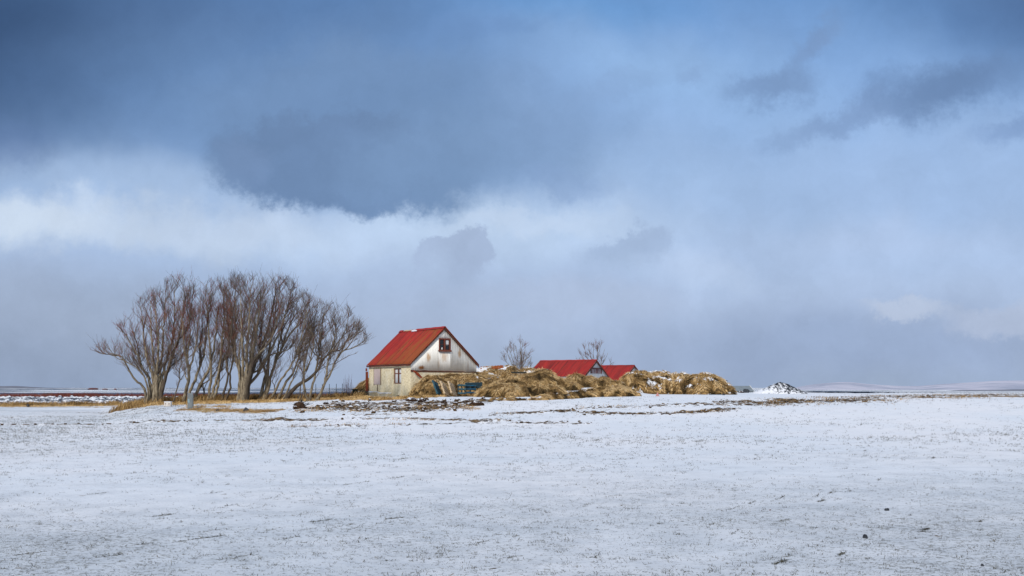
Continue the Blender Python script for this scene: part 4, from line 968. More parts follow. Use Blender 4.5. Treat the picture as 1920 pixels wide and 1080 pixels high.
# ------------------------------------------------------------------ ground vegetation (stuff)
def band_points(pts, wy, nn, zoff=0.0):
    xs = sorted(pts); X = rng.uniform(xs[0][0], xs[-1][0], nn)
    Y = np.interp(X, [q[0] for q in xs], [q[1] for q in xs]) + rng.normal(0, wy * 0.55, nn)
    return X, Y
def veg(name, label, bands, mat, lr, wr, seed, kindcat='grass', up=0.9, lean=(0.5, 0.0), droop=0.5, thr=0.0, tone0=0.55, tonen=0.5):
    PX = []; PY = []
    for pts, wy, nn in bands:
        a, b_ = band_points(pts, wy, nn); k = fbm(a / 0.9, b_ / 0.9, 3, seed) > thr + rng.normal(0, .15, len(a)); PX.append(a[k]); PY.append(b_[k])
    X = np.concatenate(PX); Y = np.concatenate(PY); n_ = len(X)
    P = np.stack([X, Y, base_h(X, Y) - 0.02], -1)
    D = np.stack([rng.normal(lean[0], 0.45, n_), rng.normal(-0.1, 0.4, n_), np.full(n_, up)], -1)
    tone = tone0 + tonen * fbm(X / 0.7, Y / 0.7, 3, seed + 5) + rng.normal(0, .15, n_)
    o = blades(name, P, D, rng.uniform(lr[0], lr[1], n_), rng.uniform(wr[0], wr[1], n_), tone, mat, droop)
    tag(o, label, kindcat, kind='stuff')
veg('dry_grass', 'golden dry grass growing along the tree row, the left verge and the house', [
    (gp((0, 762), (130, 761), (230, 760)), 2.6, 16000), (B((258, 66), (300, 63), (420, 62.5), (560, 63)), 1.8, 30000), (B((560, 66), (640, 66), (690, 66)), 2.0, 9000),
    (gp((640, 750), (700, 749), (780, 747), (860, 743), (930, 741)), 0.9, 14000)], M_grass, (0.12, 0.36), (0.008, 0.017), 400, thr=-0.12, tone0=0.62)
veg('flattened_grass', 'flattened straw coloured grass in front of the trees and below the house', [
    (gp((335, 769), (420, 771), (500, 772), (530, 770)), 0.9, 15000), (gp((340, 764), (400, 762), (430, 766)), 1.0, 4000), (gp((560, 767), (700, 767), (800, 766), (900, 763)), 1.6, 26000), (gp((455, 790), (620, 789)), 0.3, 700), (gp((540, 800), (760, 796)), 0.3, 900),
    (gp((640, 786), (960, 790)), 0.4, 1500), (gp((1080, 766), (1180, 763), (1300, 760)), 1.0, 1500), (gp((1080, 776), (1140, 777), (1260, 776), (1330, 772), (1390, 768)), 0.6, 1500)],
    M_tan, (0.10, 0.26), (0.007, 0.014), 430, up=0.35, lean=(0.6, 0), droop=.5, thr=-0.02, tone0=0.6)
veg('shrubs', 'low red brown shrubs in a strip along the shore', [
    ([(-0.56 * 190, 190), (-0.30 * 185, 185)], 12, 12000), ([(-0.34 * 185, 185), (-0.12 * 185, 185)], 10, 7000), ([(-0.46 * 186, 186), (-0.41 * 186, 186)], 5, 5000)], M_shrubred, (0.35, 0.95), (0.02, 0.05), 460, 'shrubs', up=1.0, lean=(0, 0), droop=0.1, thr=0.05, tone0=0.45)

veg('withered_tufts', 'brown withered tufts in a broken band across the right of the field', [(gp((1340, 756), (1440, 757), (1530, 754)), 1.6, 9000), (gp((1440, 752), (1540, 752), (1650, 750)), 2.2, 8000), (gp((1560, 749), (1700, 746), (1915, 742)), 5.0, 26000), (gp((1640, 743), (1760, 741), (1915, 739)), 6.0, 9000), (gp((1080, 776), (1140, 777), (1260, 776), (1330, 772), (1390, 768)), 0.6, 2500), (gp((915, 779), (1000, 774), (1080, 770)), 0.6, 1500)], M_grass, (0.08, 0.22), (0.008, 0.016), 490, up=0.6, thr=0.12, tone0=0.28)
veg('tall_grass', 'tall tangled brown grass behind and between the tree trunks', [(B((235, 66), (300, 66), (420, 66.5), (545, 66.5)), 2.2, 42000), (B((545, 67), (600, 67), (680, 67)), 1.4, 5000), (gp((0, 762), (130, 761), (225, 760)), 1.5, 9000)], M_grass, (0.35, 0.95), (0.008, 0.018), 470, thr=-0.15, tone0=0.42)
# stubble of the near field
def stubble():
    n0 = 44000
    Y = 8.5 + (60 - 8.5) * rng.random(n0) ** 1.05; T = rng.uniform(-0.56, 0.56, n0); X = Y * T
    px = 960 + F * T
    dens = 0.38 + 0.60 * fbm(X / 3.2, Y / 2.4, 3, 500) + 0.5 * (1 - sstep(11, 17, Y)) + 0.35 * sstep(18, 34, Y) * np.clip((700 - px) / 700, 0, 1) - 0.18 * sstep(15, 21, Y) * (1 - sstep(22, 32, Y)) - 0.3 * sstep(30, 42, Y) * sstep(500, 800, px)
    k = rng.random(n0) < np.clip(dens, 0.05, 1); X, Y = X[k], Y[k]
    m = rng.integers(3, 9, len(X)); sx = np.repeat(X, m); sy = np.repeat(Y, m); n_ = len(sx)
    far = np.clip(sy / 14, 1, 3.0)
    sx = sx + rng.normal(0, 0.028, n_) * far; sy = sy + rng.normal(0, 0.02, n_) * far
    # torn streaks: thin rows of blades lying in machine tracks
    SX = []; SY = []
    for (px_, py_, ln) in [(645, 981, 44), (585, 996, 30), (450, 1016, 22), (376, 1014, 40), (376, 1030, 0), (540, 1014, 22), (445, 1049, 40), (250, 1025, 26), (190, 1052, 34), (310, 1050, 40), (100, 1054, 30), (60, 1040, 26), (580, 966, 20), (645, 943, 24),
                           (300, 967, 24), (303, 967, 20), (540, 928, 22), (500, 938, 20), (390, 928, 22), (440, 948, 18), (668, 907, 24), (735, 898, 24), (180, 927, 20), (520, 996, 22), (465, 1008, 24), (600, 976, 22), (645, 987, 24), (380, 998, 34), (740, 972, 18), (1460, 937, 34), (1533, 930, 26), (1560, 923, 20),
                           (1372, 955, 36), (1355, 957, 20), (1430, 962, 20), (1345, 985, 20), (1468, 980, 22), (1380, 1001, 20), (1724, 998, 20), (1735, 994, 16), (1715, 1012, 12), (1624, 1024, 18), (1580, 1041, 18), (1465, 1053, 26), (1840, 978, 18), (1862, 1021, 12), (1410, 945, 16), (1540, 940, 16), (1590, 924, 20),
                           (905, 1020, 16), (1650, 900, 16), (1750, 860, 12), (1000, 960, 16), (860, 990, 14), (1240, 985, 14), (1110, 1045, 18), (960, 1050, 20), (250, 870, 18), (760, 860, 14)]:
        if ln == 0: continue
        x, y, z = G(px_, py_); l = 1.5 * ln / F * y; q = int(36 + ln * 3.2)
        t = rng.uniform(-.5, .5, q); a = R(rng.uniform(46, 60))
        SX.append(x + t * l * 1.0); SY.append(y + t * l * math.tan(a) * (y / 12) + rng.normal(0, 0.012, q))
    qx, qy = np.concatenate(SX), np.concatenate(SY)
    nq = len(qx)
    ax = np.concatenate([sx, qx]); ay = np.concatenate([sy, qy]); n_ = len(ax); isq = np.arange(n_) >= len(sx)
    P = np.stack([ax, ay, base_h(ax, ay) - 0.003], -1)
    D = np.stack([rng.normal(0.15, 0.9, n_), rng.normal(0, .6, n_), np.where(isq, 0.15, rng.uniform(0.15, 0.8, n_))], -1)
    f2 = np.clip(ay / 14, 1, 2.6)
    ln = rng.uniform(0.02, 0.06, n_) * f2; ln[isq] *= 1.3
    wd = rng.uniform(0.0011, 0.0028, n_) * f2; wd[isq] *= 1.7
    o = blades('stubble', P, D, ln, wd, rng.random(n_), M_stub, droop=0.5); tag(o, 'dark grass stubble poking through the snow field', 'stubble', kind='stuff')
stubble()

# ------------------------------------------------------------------ pallets and clutter
def pallet(name, label, px, py, Yd, rz, tilt, mslat, mstr, w=1.15, h=0.95, nsl=6, roll=0.0, z=None, group='pallets leaning on the turf bank'):
    p = W(px, py, Yd)
    r = empty(name, (p.x, p.y, p.z if z is None else z)); r.rotation_euler = (R(-tilt), R(roll), R(rz)); tag(r, label, 'pallet', group)
    for i in range(nsl):
        mb = MB(); zz = 0.06 + (h - 0.12) * i / (nsl - 1); mb.box((0, -0.055, zz), (w, 0.022, 0.095)); mb.build('slat', mslat, r)
    for i in (-1, 0, 1):
        mb = MB(); mb.box((i * (w / 2 - 0.05), 0, h / 2), (0.08, 0.085, h)); mb.build('stringer', mstr, r)
    for i in (0, 1, 2):
        mb = MB(); mb.box((0, 0.055, 0.07 + (h - .14) * i / 2), (w, 0.02, 0.1)); mb.build('back_slat', mstr, r)
    return r
pallet('pallet', 'bright blue pallet leaning steeply on the bank, leftmost of the pallets', 824, 741, 65.4, 76, 24, M_blue, M_blue2, 1.0, 0.98, 5, 12)
pallet('pallet', 'weathered brown pallet just right of the bright blue leaning one', 838, 741, 65.5, 74, 24, M_wood, M_wood, 1.0, 0.92, 5, 14)
pallet('pallet', 'pale wooden pallet leaning in the middle of the row', 851, 740, 65.5, 72, 22, M_wood, M_wood, 1.0, 0.86, 5, 16)
pallet('pallet', 'faded blue pallet facing out with dark gaps between its slats', 866, 739, 65.3, 8, 14, M_blue2, M_dark, 0.55, 0.66, 3)
pallet('pallet', 'dark blue pallet facing out, right of the faded blue one', 882, 738, 65.5, 4, 16, M_blue, M_dark, 0.75, 0.6, 3)
pallet('pallet', 'black weathered pallet lying highest, at the right end of the pallets', 888, 728, 65.9, 0, 30, M_dkblue, M_dark, 1.15, 0.42, 3)

def drum(label, px, py, Yd, w, h, mat, z=None, group='drums and blocks beside the house'):
    p = W(px, py, Yd); r = empty('drum', (p.x, p.y, p.z if z is None else z)); tag(r, label, 'drum', group)
    r.rotation_euler = (R(random.uniform(-4, 4)), R(random.uniform(-4, 4)), random.random())
    mb = MB(); mb.tube([(0, 0, 0), (0, 0, .03), (0, 0, h * .32), (0, 0, h * .34), (0, 0, h * .36), (0, 0, h * .64), (0, 0, h * .66), (0, 0, h * .68), (0, 0, h)], [w * .5, w * .5, w * .48, w * .52, w * .48, w * .48, w * .52, w * .48, w * .49], 14)
    mb.build('body', mat, r)
    mb = MB(); mb.tube([(0, 0, h - .02), (0, 0, h + .015)], w * .53, 14); mb.build('rim', M_dark, r)
M_drumr = mat_simple('rusty_brown_drum', (0.10, 0.05, 0.035), (0.05, 0.045, 0.04), 6)
M_drumg = mat_simple('dark_green_drum', (0.035, 0.045, 0.03), (0.02, 0.022, 0.02), 6)
drum('dark upright drum at the left end of the pile beside the house', 646, 749, 67, .24, .44, M_drumg)
drum('rusty brown drum between the left dark drum and the black stack', 655, 749, 67, .32, .36, M_drumr)
drum('lower black drum in the pile beside the house', 666, 749, 67, .38, .36, M_dark)
drum('dark green drum standing highest in the pile beside the house', 666, 738, 67.3, .38, .30, M_drumg)
drum('black drum in the middle of the pile beside the house', 677, 748, 67.2, .36, .46, M_dark)
drum('black drum nearest the plinth of the house', 686, 748, 67.8, .36, .50, M_dark)
rock('boulder', 'dark stone heaped behind the black drums beside the house', 'boulder', 680, 746, 22, 14, M_dark, 77, Yd=68.6, sub=3, sink=.1)

# grey marker slab and white box by the trees
x, y, z = G(357, 766)
r = empty('marker_post', (x, y, z)); tag(r, 'grey metal slab post standing in the grass between the trees', 'post')
mb = MB(); mb.box((0, 0, 0.40), (0.32, 0.12, 0.90)); mb.build('body', M_grey, r, bevel=0.03)
mb = MB(); mb.box((-0.08, -0.066, 0.42), (0.10, 0.01, 0.2)); mb.build('label_plate', mat_simple('pale_blue_plate', (0.35, 0.5, 0.55), (0.2, 0.28, 0.3), 8), r)
x, y, z = G(315, 762)
r = empty('white_box', (x, y, z)); tag(r, 'small white box in the dry grass right of the biggest left tree', 'box')
mb = MB(); mb.box((0, 0, 0.13), (0.40, 0.26, 0.26)); mb.build('body', mat_simple('dirty_white_plastic', (0.72, 0.68, 0.62), (0.55, 0.48, 0.42), 6), r, bevel=0.02)
for sx in (-0.1, 0.1):
    mb = MB(); mb.box((sx, -0.134, 0.15), (0.06, 0.008, 0.05)); mb.build('hand_hole', M_verge, r)
mb = MB(); mb.box((0, 0, 0.275), (0.42, 0.28, 0.03)); mb.build('lid', M_snow, r, bevel=.01)
# small red marker on the track
x, y, z = G(1233, 743)
r = empty('marker_cone', (x, y, z)); tag(r, 'tiny faded red marker cone on the snowy track right of the low bank', 'cone')
M_cone = mat_simple('faded_red_plastic', (0.52, 0.20, 0.18), (0.5, 0.30, 0.28), 6)
mb = MB(); mb.tube([(0, 0, 0.02), (0, 0, 0.12), (0, 0, .22)], [0.10, .065, .035], 10); mb.build('body', M_cone, r); mb = MB(); mb.box((0, 0, .012), (.26, .26, .025)); mb.build('base', M_cone, r, bevel=.008)

# wire fence left of the house
for i, px in enumerate([592, 604, 617, 630, 641]):
    x = (px - 960) / F * 84; z = gz(x, 84)
    mb = MB(); mb.tube([(0, 0, -.1), (0.01 * i, 0, 1.05)], [0.03, 0.022], 5); o = mb.build('fence_post', M_dark); o.location = (x, 84, z + 0.35)
    tag(o, ['thin fence post under the crown of the rightmost tree', 'thin fence post second from the trees', 'thin fence post in the middle of the short fence', 'thin fence post second from the drums', 'thin fence post nearest the drums'][i], 'fence post', 'thin fence posts left of the house')
# dead stalks left of the house
mb = MB(); rs = random.Random(4)
for k in range(26):
    px = rs.choice([646, 650, 653, 656, 661, 660]) + rs.uniform(-1.5, 1.5); p0 = W(px, 748, 72); p0.z = gz(p0.x, 72); hh = rs.uniform(.9, 1.75)
    mb.tube([p0, p0 + Vector((rs.uniform(-.05, .05), 0, hh * .5)), p0 + Vector((rs.uniform(-.12, .12), 0, hh))], [0.012, 0.009, 0.004], 4)
o = mb.build('reeds', mat_simple('reddish_stalk', (0.16, 0.08, 0.09), (0.1, 0.05, 0.05), 8)); tag(o, 'thin dead reddish stalks behind the drums', 'reeds', kind='stuff')

# ------------------------------------------------------------------ far hills
def hill(name, prof, Yd, zb, mat, depth):
    pxs = np.linspace(prof[0][0], prof[-1][0], 240); top = np.interp(pxs, [a for a, _ in prof], [b for _, b in prof])
    k = np.ones(9) / 9; top = np.convolve(np.pad(top, 4, mode='edge'), k, 'valid')
    xs = (pxs - 960) / F * Yd; zt = CAMZ + (HZ - top) / F * Yd
    nj = 26; V = np.zeros((240, nj, 3))
    for j in range(nj):
        t = j / (nj - 1); yy = Yd - depth + depth * 2 * t
        V[:, j, 0] = xs * (yy / Yd); V[:, j, 1] = yy
        s = math.sin(math.pi * t) ** 0.8 if 0 < t < 1 else 0
        V[:, j, 2] = zb + (zt - zb) * s * (1 + 0.25 * (1 - s) * fbm(xs / (Yd * .03), xs * 0 + j * 0.35, 3, 7))
    i = np.arange(240 * nj).reshape(240, nj); q = np.stack([i[:-1, :-1], i[1:, :-1], i[1:, 1:], i[:-1, 1:]], -1).reshape(-1, 4)
    o = mesh_obj(name, V.reshape(-1, 3), q, mat, smooth=True); tag(o, kind='structure'); return o
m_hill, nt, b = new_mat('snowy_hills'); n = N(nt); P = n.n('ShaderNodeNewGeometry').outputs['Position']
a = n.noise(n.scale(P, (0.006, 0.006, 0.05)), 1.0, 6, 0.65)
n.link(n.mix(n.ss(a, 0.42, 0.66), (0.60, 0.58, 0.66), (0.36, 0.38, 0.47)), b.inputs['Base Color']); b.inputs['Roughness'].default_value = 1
m_low = mat_simple('far_dark_land', (0.16, 0.17, 0.20), (0.26, 0.26, 0.30), 0.02)
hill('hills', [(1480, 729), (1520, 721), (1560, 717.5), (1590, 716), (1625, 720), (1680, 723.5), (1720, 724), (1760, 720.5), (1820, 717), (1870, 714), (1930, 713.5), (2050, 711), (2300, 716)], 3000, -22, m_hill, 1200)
hill('far_shore', [(1500, 734.5), (1515, 733), (1560, 733.0), (1590, 733.5), (1620, 735), (1760, 734), (1800, 731), (1860, 731), (1900, 730), (2000, 730)], 1400, -8.0, m_low, 120)
hill('far_shore', [(-300, 722), (-50, 723.0), (0, 724), (30, 723.5), (70, 726.0), (90, 727.0), (130, 727.4)], 2500, -2.0, m_low, 200)
m_redh = mat_simple('reddish_hillock', (0.20, 0.07, 0.06), (0.12, 0.06, 0.06), 0.1)
for px, wq, hq, lb in ((174, 18, 4.2, 'widest reddish hillock on the far left shoreline'), (197, 11, 2.6, 'second reddish hillock on the far left shoreline, right of the widest'), (216, 5, 2.6, 'tiny pointed hillock on the far left shoreline')):
    rock('hillock', lb, 'hillock', px, 727.4, wq, hq, m_redh, px % 13, Yd=800, sub=3, sink=.2)

# ------------------------------------------------------------------ bare trees
def mat_bark():
    m, nt, b = new_mat('pale_bark'); n = N(nt); P = n.n('ShaderNodeNewGeometry').outputs['Position']
    a = n.noise(n.scale(P, (1, 1, 0.35)), 9, 5, 0.7); a2 = n.noise(P, 2.2, 3)
    c = n.ramp(a, [(0.33, (0.075, 0.055, 0.035)), (0.5, (0.25, 0.20, 0.135)), (0.66, (0.40, 0.34, 0.24))])
    c = n.mix(n.math('MULTIPLY', n.attr('dark'), 0.85), c, (0.045, 0.032, 0.026))
    n.link(c, b.inputs['Base Color']); b.inputs['Roughness'].default_value = .9; n.bump(a, .6, .02, b); return m
def mat_twig():
    m, nt, b = new_mat('twig_bark'); n = N(nt)
    c = n.ramp(n.attr('rnd'), [(0.0, (0.045, 0.028, 0.028)), (0.35, (0.15, 0.11, 0.09)), (0.62, (0.28, 0.22, 0.155)), (0.80, (0.24, 0.13, 0.09)), (1.0, (0.33, 0.035, 0.022))])
    n.link(c, b.inputs['Base Color']); b.inputs['Roughness'].default_value = .85; return m
M_bark = mat_bark(); M_twig = mat_twig()
def tubes(name, lines, mat, parent, origin, nside, key):
    """many polylines [(pts Nx3, radii N, value)] -> ONE mesh part"""
    V = []; Fs = []; A = []; base = 0
    ang = np.arange(nside) * 2 * math.pi / nside; ca, sa = np.cos(ang), np.sin(ang)
    for pts, rad, val in lines:
        n_ = len(pts)
        d = np.empty_like(pts); d[1:-1] = pts[2:] - pts[:-2]; d[0] = pts[1] - pts[0]; d[-1] = pts[-1] - pts[-2]
        d /= np.linalg.norm(d, axis=1, keepdims=True) + 1e-9
        a = np.cross(d, np.array([0.31, 0.9, 0.29])); a /= np.linalg.norm(a, axis=1, keepdims=True) + 1e-9
        b = np.cross(d, a)
        ring = pts[:, None, :] + rad[:, None, None] * (a[:, None, :] * ca[None, :, None] + b[:, None, :] * sa[None, :, None])
        V.append(ring.reshape(-1, 3)); A.append(np.full(n_ * nside, val))
        i = np.arange(n_ - 1)[:, None] * nside; k = np.arange(nside)[None, :]
        k2 = (k + 1) % nside
        Fs.append(np.stack([i + k, i + k2, i + nside + k2, i + nside + k], -1).reshape(-1, 4) + base)
        base += n_ * nside
    return mesh_obj(name, np.concatenate(V) - np.array(origin), np.concatenate(Fs), mat, parent, smooth=True, attrs={key: np.concatenate(A)})

ENV = [(172, 660), (192, 628), (228, 600), (252, 566), (285, 532), (322, 512), (362, 512), (371, 545), (378, 524), (415, 514), (452, 512), (490, 506), (540, 515), (578, 545), (612, 562), (652, 570), (676, 600), (694, 636), (684, 650), (655, 672), (610, 712), (560, 722), (300, 722), (250, 700), (190, 672)]
ENVX = np.array([e[0] for e in ENV], float); ENVY = np.array([e[1] for e in ENV], float)
def in_env(x, y, z):
    px = 960 + F * x / y; py = HZ - F * (z - CAMZ) / y
    inside = False; j = len(ENV) - 1
    for i in range(len(ENV)):
        if (ENVY[i] > py) != (ENVY[j] > py) and px < (ENVX[j] - ENVX[i]) * (py - ENVY[i]) / (ENVY[j] - ENVY[i]) + ENVX[i]: inside = not inside
        j = i
    return inside
def smooth_path(pts, step=0.22, rs=None, wob=0.03):
    p = np.array(pts, float); 
    # catmull-rom
    P = np.vstack([2 * p[0] - p[1], p, 2 * p[-1] - p[-2]]); out = []
    for i in range(1, len(P) - 2):
        L = np.linalg.norm(P[i + 1] - P[i]); k = max(2, int(L / step))
        for t in np.arange(k) / k:
            out.append(0.5 * ((2 * P[i]) + (-P[i - 1] + P[i + 1]) * t + (2 * P[i - 1] - 5 * P[i] + 4 * P[i + 1] - P[i + 2]) * t * t + (-P[i - 1] + 3 * P[i] - 3 * P[i + 1] + P[i + 2]) * t ** 3))
    out.append(P[-2]); out = np.array(out)
    if rs is not None: out[1:] += rs.normal(0, wob, (len(out) - 1, 3))
    return out
def tree(name, label, base_px, Yd, stems, seed, red=0.2, group=None, spread=0.9, twig_density=1.0, upb=0.72, env=True, lens=(1.7, 0.75, 0.34), lean=0.0, scale=1.0, trunk_mul=1.0, dark=0.0, start=0.25, rt=1.0):
    rs = np.random.default_rng(seed)
    bx, by = base_px; x0 = (bx - 960) / F * Yd; z0 = gz(x0, Yd)
    root = empty(name, (x0, Yd, z0)); tag(root, label, 'tree', group)
    T0 = []; T1 = []; T2 = []
    def redval(z, base=0.0):
        # reddish upper shoots
        hgt = (z - z0) / 8.0
        pr = red * min(max((hgt - 0.3) * 3, 0), 1) * (1.25 if hgt < 0.85 else 0.6)
        if rs.random() < pr: return rs.uniform(0.82, 1.0)
        return float(np.clip(rs.normal(0.42 - 0.22 * max(hgt - .5, 0), 0.16), 0, .75))
    def grow(p, d, L, r, lev, val):
        step = max(0.12, L / 7); nst = max(3, int(L / step)); pts = [p]; dd = d / np.linalg.norm(d)
        for i in range(nst):
            dd = dd + np.array([lean * 0.03, 0, upb * step * 0.8]) + rs.normal(0, 0.11, 3)
            dd /= np.linalg.norm(dd); q = pts[-1] + dd * step
            if env and not in_env(q[0], q[1], q[2]) and rs.random() < 0.5: break
            pts.append(q)
        if len(pts) < 3: return None
        pts = np.array(pts); rad = np.linspace(r, r * 0.35, len(pts))
        return pts, rad, val
    for (st, r0, *opt) in stems:
        n_ = len(st); dy0 = rs.uniform(-0.25, 0.25); dy1 = rs.uniform(-1.5, 1.5) * spread
        pts = []
        for i, (a, b) in enumerate(st):
            Y_ = Yd + dy0 * (0 if len(st) > 6 and i == 0 else 1) + dy1 * (i / (n_ - 1)) ** 1.2
            w = W(a, b, Y_); 
            if i == 0 and b > 745: w.z = min(w.z, gz(w.x, w.y) - 0.05)
            pts.append(w[:])
        fork = st[0][1] < 745 and len(T0) > 0
        if fork:      # a limb starts on the nearest earlier stem
            w0 = np.array(pts[0]); best = None
            for (Q, qr, _) in T0:
                sx = Q[:, 0] / Q[:, 1] * w0[1]; sz = CAMZ + (Q[:, 2] - CAMZ) / Q[:, 1] * w0[1]
                dd_ = (sx - w0[0]) ** 2 + (sz - w0[2]) ** 2; k_ = int(dd_.argmin())
                if best is None or dd_[k_] < best[0]: best = (dd_[k_], Q[k_], qr[k_])
            Ys = best[1][1]; dY = Ys - w0[1]
            pts = [W(a, b, Ys + dy1 * 0.7 * (i / (n_ - 1)) ** 1.2)[:] for i, (a, b) in enumerate(st)]
            pts[0] = tuple(best[1]); r0 = min(r0, best[2] * 0.85)
        if len(pts) > 3 and env and pts[-1][2] - z0 > 4.2:      # the stem itself ends well inside the crown
            a_, b_ = np.array(pts[-2]), np.array(pts[-1]); pts[-1] = tuple(a_ + (b_ - a_) * 0.72)
        P = smooth_path(pts, 0.22, rs, 0.022)
        s = np.linspace(0, 1, len(P)); rad = trunk_mul * (r0 * 0.85 * (1 - s) ** 0.95 + 0.012)
        if not fork: rad[:3] *= np.array([1.4, 1.15, 1.05])
        dk = opt[0] if opt else dark
        T0.append((P, rad, dk))
        tl = np.linalg.norm(P[1:] - P[:-1], axis=1).sum()
        nb = int(tl * 3.45 * twig_density)
        for _ in range(nb):
            f = start + (1 - start) * rs.random() ** 0.9; i = min(int(f * (len(P) - 1)), len(P) - 2)
            d0 = P[i + 1] - P[i]; d0 /= np.linalg.norm(d0)
            a = rs.uniform(0, 2 * math.pi); side = np.array([math.cos(a), math.sin(a) * 0.8, rs.uniform(-.1, .3)])
            d = d0 * rs.uniform(.6, 1.0) + side * rs.uniform(.35, .75)
            L = lens[0] * rs.uniform(.5, 1.25) * (1.15 - .55 * f) * scale
            g1 = grow(P[i], d, L, min(rad[i] * .55, 0.024) * rt, 1, 0)
            if g1 is None: continue
            v1 = redval(g1[0][-1][2]); T1.append((g1[0], g1[1], v1 * 0.7))
            for _ in range(int(rs.integers(3, 7))):
                j = rs.integers(1, len(g1[0]) - 1); dj = g1[0][j + 1] - g1[0][j]; dj /= np.linalg.norm(dj)
                a = rs.uniform(0, 2 * math.pi); d = dj + np.array([math.cos(a), math.sin(a), rs.uniform(-.1, .5)]) * rs.uniform(.4, .8)
                g2 = grow(g1[0][j], d, lens[1] * rs.uniform(.5, 1.3) * scale, 0.0095 * rt, 2, 0)
                if g2 is None: continue
                T1.append((g2[0], g2[1], redval(g2[0][-1][2])))
                for _ in range(int(rs.integers(3, 6))):
                    j2 = rs.integers(1, len(g2[0])); dj = g2[0][j2] - g2[0][j2 - 1]; dj /= np.linalg.norm(dj)
                    a = rs.uniform(0, 2 * math.pi); d = dj + np.array([math.cos(a), math.sin(a), rs.uniform(0, .5)]) * rs.uniform(.35, .8)
                    L3 = lens[2] * rs.uniform(.5, 1.4) * scale
                    p = g2[0][j2]; d /= np.linalg.norm(d); q1 = p + d * L3 * .5; q2 = q1 + (d + np.array([0, 0, .3]) + rs.normal(0, .15, 3)) * L3 * .5
                    if env and not in_env(*q2) and rs.random() < .8: continue
                    T2.append((np.array([p, q1, q2]), np.array([.0058, .0046, .003]) * rt, redval(q2[2])))
    if len(T2) < 60: T2 = []
    o = (x0, Yd, z0)
    tubes('trunk', T0, M_bark, root, o, 7, 'dark')
    if T1: c = tubes('crown', T1, M_twig, root, o, 4, 'rnd')
    if T2:
        t = tubes('twigs', T2, M_twig, c, o, 3, 'rnd')
    return root
TG = 'bare trees in the row left of the farmhouse'
z1 = lambda L: [(160 + a / 3.6, 490 + b / 3.6) for a, b in L]
tree('bare_tree', 'multi stemmed bare tree at the left end of the row, one low limb reaching left', (284, 755), 64.0, [
    (z1([(405, 955), (398, 860), (320, 780), (250, 650), (180, 630), (120, 625), (60, 600)]), .10, .5),
    (z1([(412, 955), (420, 850), (370, 740), (300, 690), (200, 640), (150, 560)]), .07, .3),
    (z1([(440, 950), (430, 780), (380, 720), (350, 560), (320, 480), (290, 400)]), .12, .0),
    (z1([(455, 950), (440, 820), (400, 740), (330, 590), (260, 480), (215, 430)]), .09, .2),
    (z1([(460, 955), (460, 800), (430, 700), (400, 560), (385, 400), (370, 260)]), .13, .0),
    (z1([(466, 955), (470, 780), (455, 600), (440, 400), (440, 210)]), .12, .1),
    (z1([(480, 955), (480, 760), (492, 600), (480, 400), (470, 160)]), .12, .0),
    (z1([(485, 955), (502, 780), (520, 600), (530, 400), (550, 120)]), .13, .0),
    (z1([(480, 955), (520, 760), (580, 560), (600, 400), (605, 90)]), .13, .1),
    (z1([(492, 955), (545, 760), (612, 560), (650, 420), (670, 250), (650, 100)]), .14, .75),
    (z1([(495, 955), (560, 720), (612, 570), (700, 420), (722, 250), (735, 100)]), .10, .9),
    (z1([(500, 940), (560, 740), (640, 650), (690, 560), (740, 450)]), .05, .6)], 1, red=0.34, group=TG)
tree('bare_tree', 'small thin forked sapling just right of the biggest left tree', (324, 760), 63.0, [
    ([(324, 761), (330, 735), (337, 712), (336, 699), (340, 680), (338, 655)], .045, .8), ([(337, 713), (342, 707), (346, 698), (344, 688)], .025, .8), ([(336, 700), (330, 690), (326, 684)], .02, .8)], 2, red=0.3, group=TG, lens=(.9, .5, .25), spread=.3)
tree('bare_tree', 'upright pale tree with a kinked trunk, directly behind the grey slab post', (344, 756), 64.0, [
    ([(343, 758), (347, 740), (351, 725), (354, 708), (353, 690), (348, 665), (344, 640), (342, 610), (338, 580)], .14), ([(351, 716), (348, 705), (347, 696)], .05), ([(354, 700), (362, 670), (368, 640), (372, 600), (378, 565)], .07, .3), ([(350, 672), (355, 640), (356, 610), (352, 580), (356, 540)], .05, .2)], 3, red=0.35, group=TG)
tree('bare_tree', 'pale tree with two stems leaning strongly right, beside the grey slab post', (358, 750), 64.6, [
    ([(352, 752), (358, 728), (366, 712), (371, 695), (379, 678), (384, 650), (388, 610), (394, 575), (392, 535)], .11), ([(360, 750), (374, 722), (388, 700), (395, 680), (401, 650), (406, 610), (410, 560)], .13), ([(366, 735), (380, 720), (392, 712), (408, 690), (418, 670)], .05, .3), ([(379, 690), (374, 660), (378, 620), (380, 570)], .06, .3)], 4, red=0.32, group=TG)
tree('bare_tree', 'stunted dark bushy sapling between the pale leaning stems', (381, 751), 65.5, [
    ([(381, 753), (382, 735), (380, 716), (375, 700)], .07, .9), ([(382, 735), (386, 722), (392, 712)], .03, .9), ([(381, 728), (374, 720), (369, 717)], .025, .9)], 5, red=0.1, group=TG, lens=(.8, .5, .25), spread=.3, start=.3)
tree('bare_tree', 'three slim pale stems rising together left of the crossing dark pair', (392, 755), 64.3, [
    ([(389, 755), (393, 730), (396, 700), (394, 670), (392, 640), (390, 600), (386, 550), (388, 525)], .10, .2), ([(393, 756), (402, 725), (409, 700), (414, 670), (416, 640), (420, 590), (418, 530)], .11), ([(398, 756), (408, 725), (412, 700), (420, 672), (430, 650), (440, 620), (444, 580)], .10), ([(412, 700), (416, 660), (424, 610), (430, 540)], .07, .2)], 6, red=0.36, group=TG)
